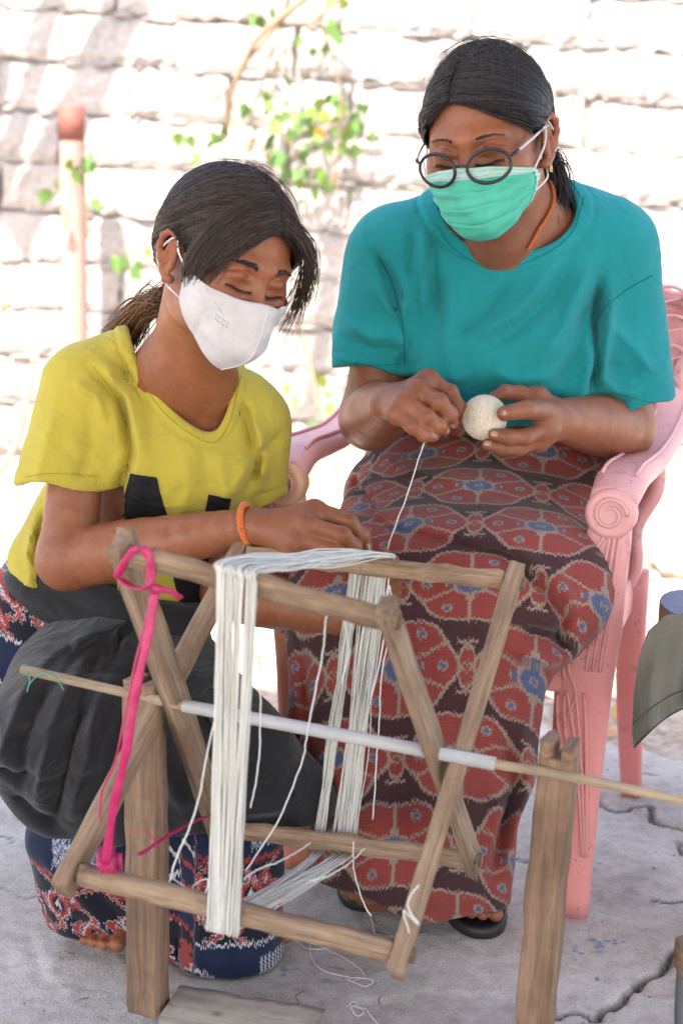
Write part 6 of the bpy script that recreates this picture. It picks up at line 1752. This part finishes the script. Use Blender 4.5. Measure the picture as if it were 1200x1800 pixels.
# ------------------------------------------------------------------ vine, poles and small things
rs = np.random.default_rng(99)
LEAF = NT('ivy_leaf', .5); n_ = LEAF.noise(30, 3); LEAF.color(LEAF.mix(1.0, LEAF.ramp(n_, (.3, (.085, .17, .04)), (.7, (.14, .25, .07))), LEAF.tint(), 'MULTIPLY'))
LEAF.b.inputs['Transmission Weight'].default_value = 0.0; LEAF.b.inputs['Subsurface Weight'].default_value = .3; LEAF.b.inputs['Subsurface Scale'].default_value = .01; LEAF = LEAF.m
STEM = plain('vine_stem', (.24, .17, .11), .8); REDW = plain('rust_red_paint', (.20, .065, .05), .7); TWIG = plain('pale_dry_stem', (.36, .30, .23), .8)
leaf_out = [(0, 0), (.16, .06), (.42, .16), (.36, .34), (.50, .55), (.26, .58), (.20, .80), (0, 1.0)]
leaf_out = leaf_out + [(-x, y) for x, y in leaf_out[-2:0:-1]]
def leaf_mesh(i, tint):
    r_ = np.random.default_rng(i); V = [(x * (1 + r_.normal(0, .08)), y - .1, .10 * abs(x) - .12 * y * y + r_.normal(0, .015)) for x, y in leaf_out] + [(0, .35, -.03)]
    F = [(j, (j + 1) % len(leaf_out), len(leaf_out)) for j in range(len(leaf_out))]
    return mesh_data('leaf', np.array(V), F, LEAF, True, colors=np.tile(np.array(tint, float), (len(V), 1)))
leaves = [leaf_mesh(i, t) for i, t in enumerate([(1, 1, 1), (.8, .85, .8), (1.25, 1.1, .8), (1.0, 1.1, .9), (1.7, 1.25, .7), (.7, .9, .9), (1.2, 1.2, 1.1), (3.4, 1.0, .6)])]
def vine(name, label, stems, clusters, Y):
    root = empty(name, (stems[0][0][0], Y, 0), label, 'vine'); off = np.array(world_loc(root))
    for s, rr in stems: pass
    return root
vn = empty('climbing_vine', (P(480, 700, 5.6)[0], 5.6, 0), 'thin climbing vine with small green lobed leaves hanging down the wall between the women', 'vine'); vo = np.array(world_loc(vn))
st = [([P(585, -40, 5.5), P(520, 10, 5.5), P(455, 65, 5.52), P(430, 110, 5.55), P(405, 170, 5.6), P(398, 235, 5.65)], .011),
      ([P(520, -40, 5.5), P(490, 40, 5.55), P(430, 110, 5.55)], .008), ([P(620, -20, 5.45), P(560, 30, 5.5), P(530, 60, 5.5)], .006),
      ([P(500, 30, 5.55), P(470, 120, 5.6), P(450, 180, 5.62), P(430, 240, 5.65), P(440, 300, 5.65)], .004),
      ([P(490, 100, 5.55), P(480, 180, 5.6), P(500, 240, 5.55), P(540, 290, 5.6), P(590, 320, 5.6)], .004), ([P(560, 30, 5.5), P(590, 120, 5.55), P(600, 200, 5.55), P(590, 300, 5.6), P(600, 360, 5.6)], .004),
      ([P(450, 250, 5.6), P(400, 280, 5.6), P(350, 300, 5.6), P(330, 330, 5.6)], .004), ([P(290, 400, 5.6), P(250, 430, 5.6), P(225, 450, 5.6)], .004), ([P(540, 260, 5.6), P(600, 210, 5.6), P(640, 190, 5.6)], .004),
      ([P(560, 720, 5.5), P(545, 640, 5.55), P(520, 560, 5.6)], .008), ([P(520, 720, 5.5), P(515, 690, 5.5)], .01)]
for pts, rr in st:
    V, F = tube(spline(pts, 26), np.linspace(rr, rr * .6, 26) * 1.25, 6); Buf().add(V, F).put('stem', STEM, vn)
cl = [(545, 200, 40, 18, 16), (600, 200, 26, 22, 16), (530, 260, 34, 26, 20), (500, 285, 30, 24, 10), (430, 240, 30, 16, 10), (370, 260, 30, 24, 7), (330, 250, 10, 18, 3), (590, 310, 20, 16, 7), (530, 320, 30, 14, 6), (495, 120, 8, 8, 2), (500, 10, 40, 26, 9), (590, 10, 22, 22, 6),
      (580, 60, 10, 30, 5), (525, 75, 10, 16, 3), (225, 452, 12, 8, 5), (280, 440, 26, 14, 5), (545, 380, 16, 20, 3), (570, 160, 22, 12, 4), (555, 700, 26, 30, 8), (520, 680, 20, 30, 5), (460, 180, 20, 30, 3), (545, 470, 12, 20, 3), (620, 230, 12, 20, 5)]
n_l = 0
for cx, cy, sx_, sy_, m in cl:
    for _ in range(m):
        p = P(cx + rs.normal(0, sx_), cy + rs.normal(0, sy_), 5.6 + rs.normal(0, .05)); s = rs.uniform(.032, .066)
        o = bpy.data.objects.new('leaf', leaves[min(7, rs.integers(0, 7) if rs.random() > .05 else 7)]); COL.objects.link(o); o.parent = vn; o.location = Vector(p - vo); o.scale = (s, s, s)
        o.rotation_euler = (R_(rs.uniform(-110, -40)) , R_(rs.uniform(-40, 40)), R_(rs.uniform(-180, 180)) * .5)
pv = empty('creeper', (P(150, 600, 5.4)[0], 5.4, 0), 'small green creeper clinging to the rust red pole at left', 'vine'); vo2 = np.array(world_loc(pv))
V, F = tube(spline([P(155, 420, 5.44), P(150, 340, 5.44), P(140, 300, 5.44), P(145, 270, 5.42)], 20), .004, 6); Buf().add(V, F).put('stem', STEM, pv)
for cx, cy, m in ((148, 285, 6), (95, 335, 6), (130, 300, 4), (152, 340, 2)):
    for _ in range(m):
        p = P(cx + rs.normal(0, 10), cy + rs.normal(0, 10), 5.40 + rs.normal(0, .02)); s = rs.uniform(.03, .055)
        o = bpy.data.objects.new('leaf', leaves[rs.integers(0, 7)]); COL.objects.link(o); o.parent = pv; o.location = Vector(p - vo2); o.scale = (s, s, s); o.rotation_euler = (R_(rs.uniform(-110, -40)), R_(rs.uniform(-40, 40)), R_(rs.uniform(-90, 90)))
# rust red pole in front of the wall
pt = P(126, 190, 5.5); pb_ = np.array([pt[0] + .0, 5.5, -.03]); V, F = tube(spline([pb_, pb_ * .5 + pt * .5 + [.004, 0, 0], pt], 20), .044, 16); pole = Buf().add(V, F).put('pole', plain('pale_pink_pole', (.34, .23, .20), .8), None, label='rust red wooden pole standing before the wall at left', category='pole')  # pole body is paler than its red top
V, F = tube([pt - [0, 0, .11], pt + [0, 0, .004]], .0455, 16); Buf().add(V, F).put('painted_top', REDW, pole)
# pale dead branch at the left edge
br_ = empty('dead_branch', (P(20, 800, 4.2)[0], 4.2, 0), 'pale dry forked branch standing at the far left edge beside the yellow sleeve', 'branch')
for pts, rr in (([P(-20, 860, 4.2), P(25, 790, 4.2), P(50, 700, 4.2), P(62, 640, 4.2)], .011), ([P(62, 640, 4.2), P(35, 585, 4.2), P(5, 540, 4.2)], .008), ([P(62, 640, 4.2), P(70, 615, 4.2)], .006), ([P(40, 745, 4.2), P(60, 730, 4.2)], .004)):
    V, F = tube(spline(pts, 16), np.linspace(rr, rr * .7, 16), 8); Buf().add(V, F).put('stem', TWIG, br_)
V, F = rock(P(3, 535, 4.2), .022, rs); Buf().add(V, F, (.9, 1.2, .7)).put('bud', STONE, br_)
# dry weeds in the rubble, left and centre
DW = plain('dry_weed', (.60, .45, .26), .9); dw = Buf()
for i in range(260):
    c = G(rs.uniform(-40, 60), 1000) if i % 2 else np.array([rs.uniform(-.15, .1), 0, 0]); x = c[0] * 1.6 if i % 2 else c[0]; y = rs.uniform(3.6, 5.4)
    b0 = np.array([x + rs.normal(0, .05), y, -.04]); h_ = rs.uniform(.05, .28); d_ = rs.normal(0, .09, 2)
    V, F = tube([b0, b0 + [d_[0] * .3, d_[1] * .3, h_ * .5], b0 + [d_[0], d_[1], h_]], [.003, .0024, .0008], 4); dw.add(V, F)
dw.put('dry_weeds', DW, None, kind='stuff')

# low bench at the right edge with a grey rag hanging from it
BLUEW = plain('worn_blue_paint', (.16, .22, .36), .55); ENDW = plain('bare_board_end', (.30, .15, .09), .7)
bt = P(1200, 1085, 1.98); bench = empty('bench', (bt[0] + .3, 1.98, 0), 'worn blue wooden bench plank with rounded brown end at the right edge', 'bench')
zt = bt[2]; outl = []
for a in np.linspace(np.pi / 2, 3 * np.pi / 2, 12): outl.append((bt[0] + .035 + .055 * math.cos(a), 2.03 + .085 * math.sin(a)))
outl = [(bt[0] + .75, 2.115)] + outl + [(bt[0] + .75, 1.945)]
rings = [[(x, y, zt + dz) for x, y in outl] for dz in (-.030, 0)]; V, F = loft(rings); Buf().add(V, F).put('plank', ENDW, bench, False)
rings = [[(x + .001, y, zt + dz) for x, y in outl] for dz in (.0005, .0035)]; V, F = loft(rings); Buf().add(V, F).put('painted_top', BLUEW, bench, False)
for x in (.18, .66):
    for y in (1.96, 2.10):
        V, F = rough_bar([bt[0] + x, y, 0], [bt[0] + x, y, zt - .03], .035, .035, [0, 1, 0], 6); Buf().add(V, F).put('leg', WOODP, bench)
# the rag: draped over the plank end, with a stitched hem
nu_, nv_ = 30, 34; V = []
for j in range(nv_):
    t = j / (nv_ - 1)
    for i in range(nu_):
        s = i / (nu_ - 1)
        xl = np.interp(t, [0, .12, .3, .6, .9, 1], [1168, 1138, 1124, 1113, 1110, 1113]); yt = np.interp(t, [0, 1], [0, 1])
        px_ = xl + s * 130; top_ = 1080 - s * 30 ; bot_ = 1314 - 60 * s - 20 * math.sin(s * 3.0)
        py_ = 1082 - 16 * s + (bot_ - 1082) * t; Yd = 1.93 + .018 * math.sin(s * 9 + t * 2) * t + .012 * math.sin(s * 17 + 1) * t + .03 * s
        V.append(P(px_, py_, Yd))
V = np.array(V); rag = sheet('grey_rag', V, nu_, nv_, GREYCLOTH, None, .0012, label='thin grey cloth rag with a stitched hem hanging from the blue bench', category='cloth')
hm = Buf(); Gr = V.reshape(nv_, nu_, 3); hl = Gr[27] + [0, -.0012, 0]; V_, F_ = tube(spline(hl, 60), .0009, 4); hm.add(V_, F_); V_, F_ = tube(Gr[-1] + [0, -.001, 0], .0012, 4); hm.add(V_, F_)
DARKTH = plain('dark_hem', (.06, .05, .045), .9); hm.put('hem_seam', DARKTH, rag)
# part of another post at the lower right corner
c = P(1216, 1690, 1.62); V, F = rough_bar([c[0] + .012, 1.62, 0], [c[0] + .008, 1.62, c[2] - .012], .04, .042, [0, 1, 0], 6, seed=91); o = Buf().add(V, F).put('wooden_post', plain('grey_painted_post', (.16, .17, .18), .7), None, label='short grey wooden post cut by the lower right edge', category='post')
V, F = rough_bar([c[0] + .008, 1.62, c[2] - .012], [c[0] + .008, 1.62, c[2] + .02], .05, .048, [0, 1, 0], 3, seed=92); Buf().add(V, F).put('brown_cap', WOODP, o)

# thin threads lying on the floor
def floor_thread(pts, label, rad=.0008, n=90):
    q = spline([G(x, y) for x, y in pts], n); q[:, 2] = ground_h(q[:, 0], q[:, 1]) + .0022; V, F = tube(q, rad, 4); Buf().add(V, F).put('thread', YARN, None, label=label, category='thread')
floor_thread([(500, 1635), (540, 1665), (590, 1660), (600, 1645), (560, 1640), (545, 1665), (560, 1700), (610, 1715), (655, 1725), (640, 1735), (610, 1722)], 'long curled white thread lying on the concrete beside the navy cloth')
floor_thread([(480, 1625), (510, 1640), (560, 1660), (620, 1690), (640, 1715), (620, 1725)], 'second thin thread crossing the curled one on the concrete', .0006)
floor_thread([(612, 1770), (620, 1762), (632, 1766), (640, 1776), (628, 1782), (616, 1772), (640, 1768), (650, 1780), (664, 1797)], 'small tangle of pale blue thread on the floor between the posts', .0009, 50)
floor_thread([(645, 1600), (655, 1625), (660, 1650)], 'short white thread end on the floor below the skein', .0007, 20)
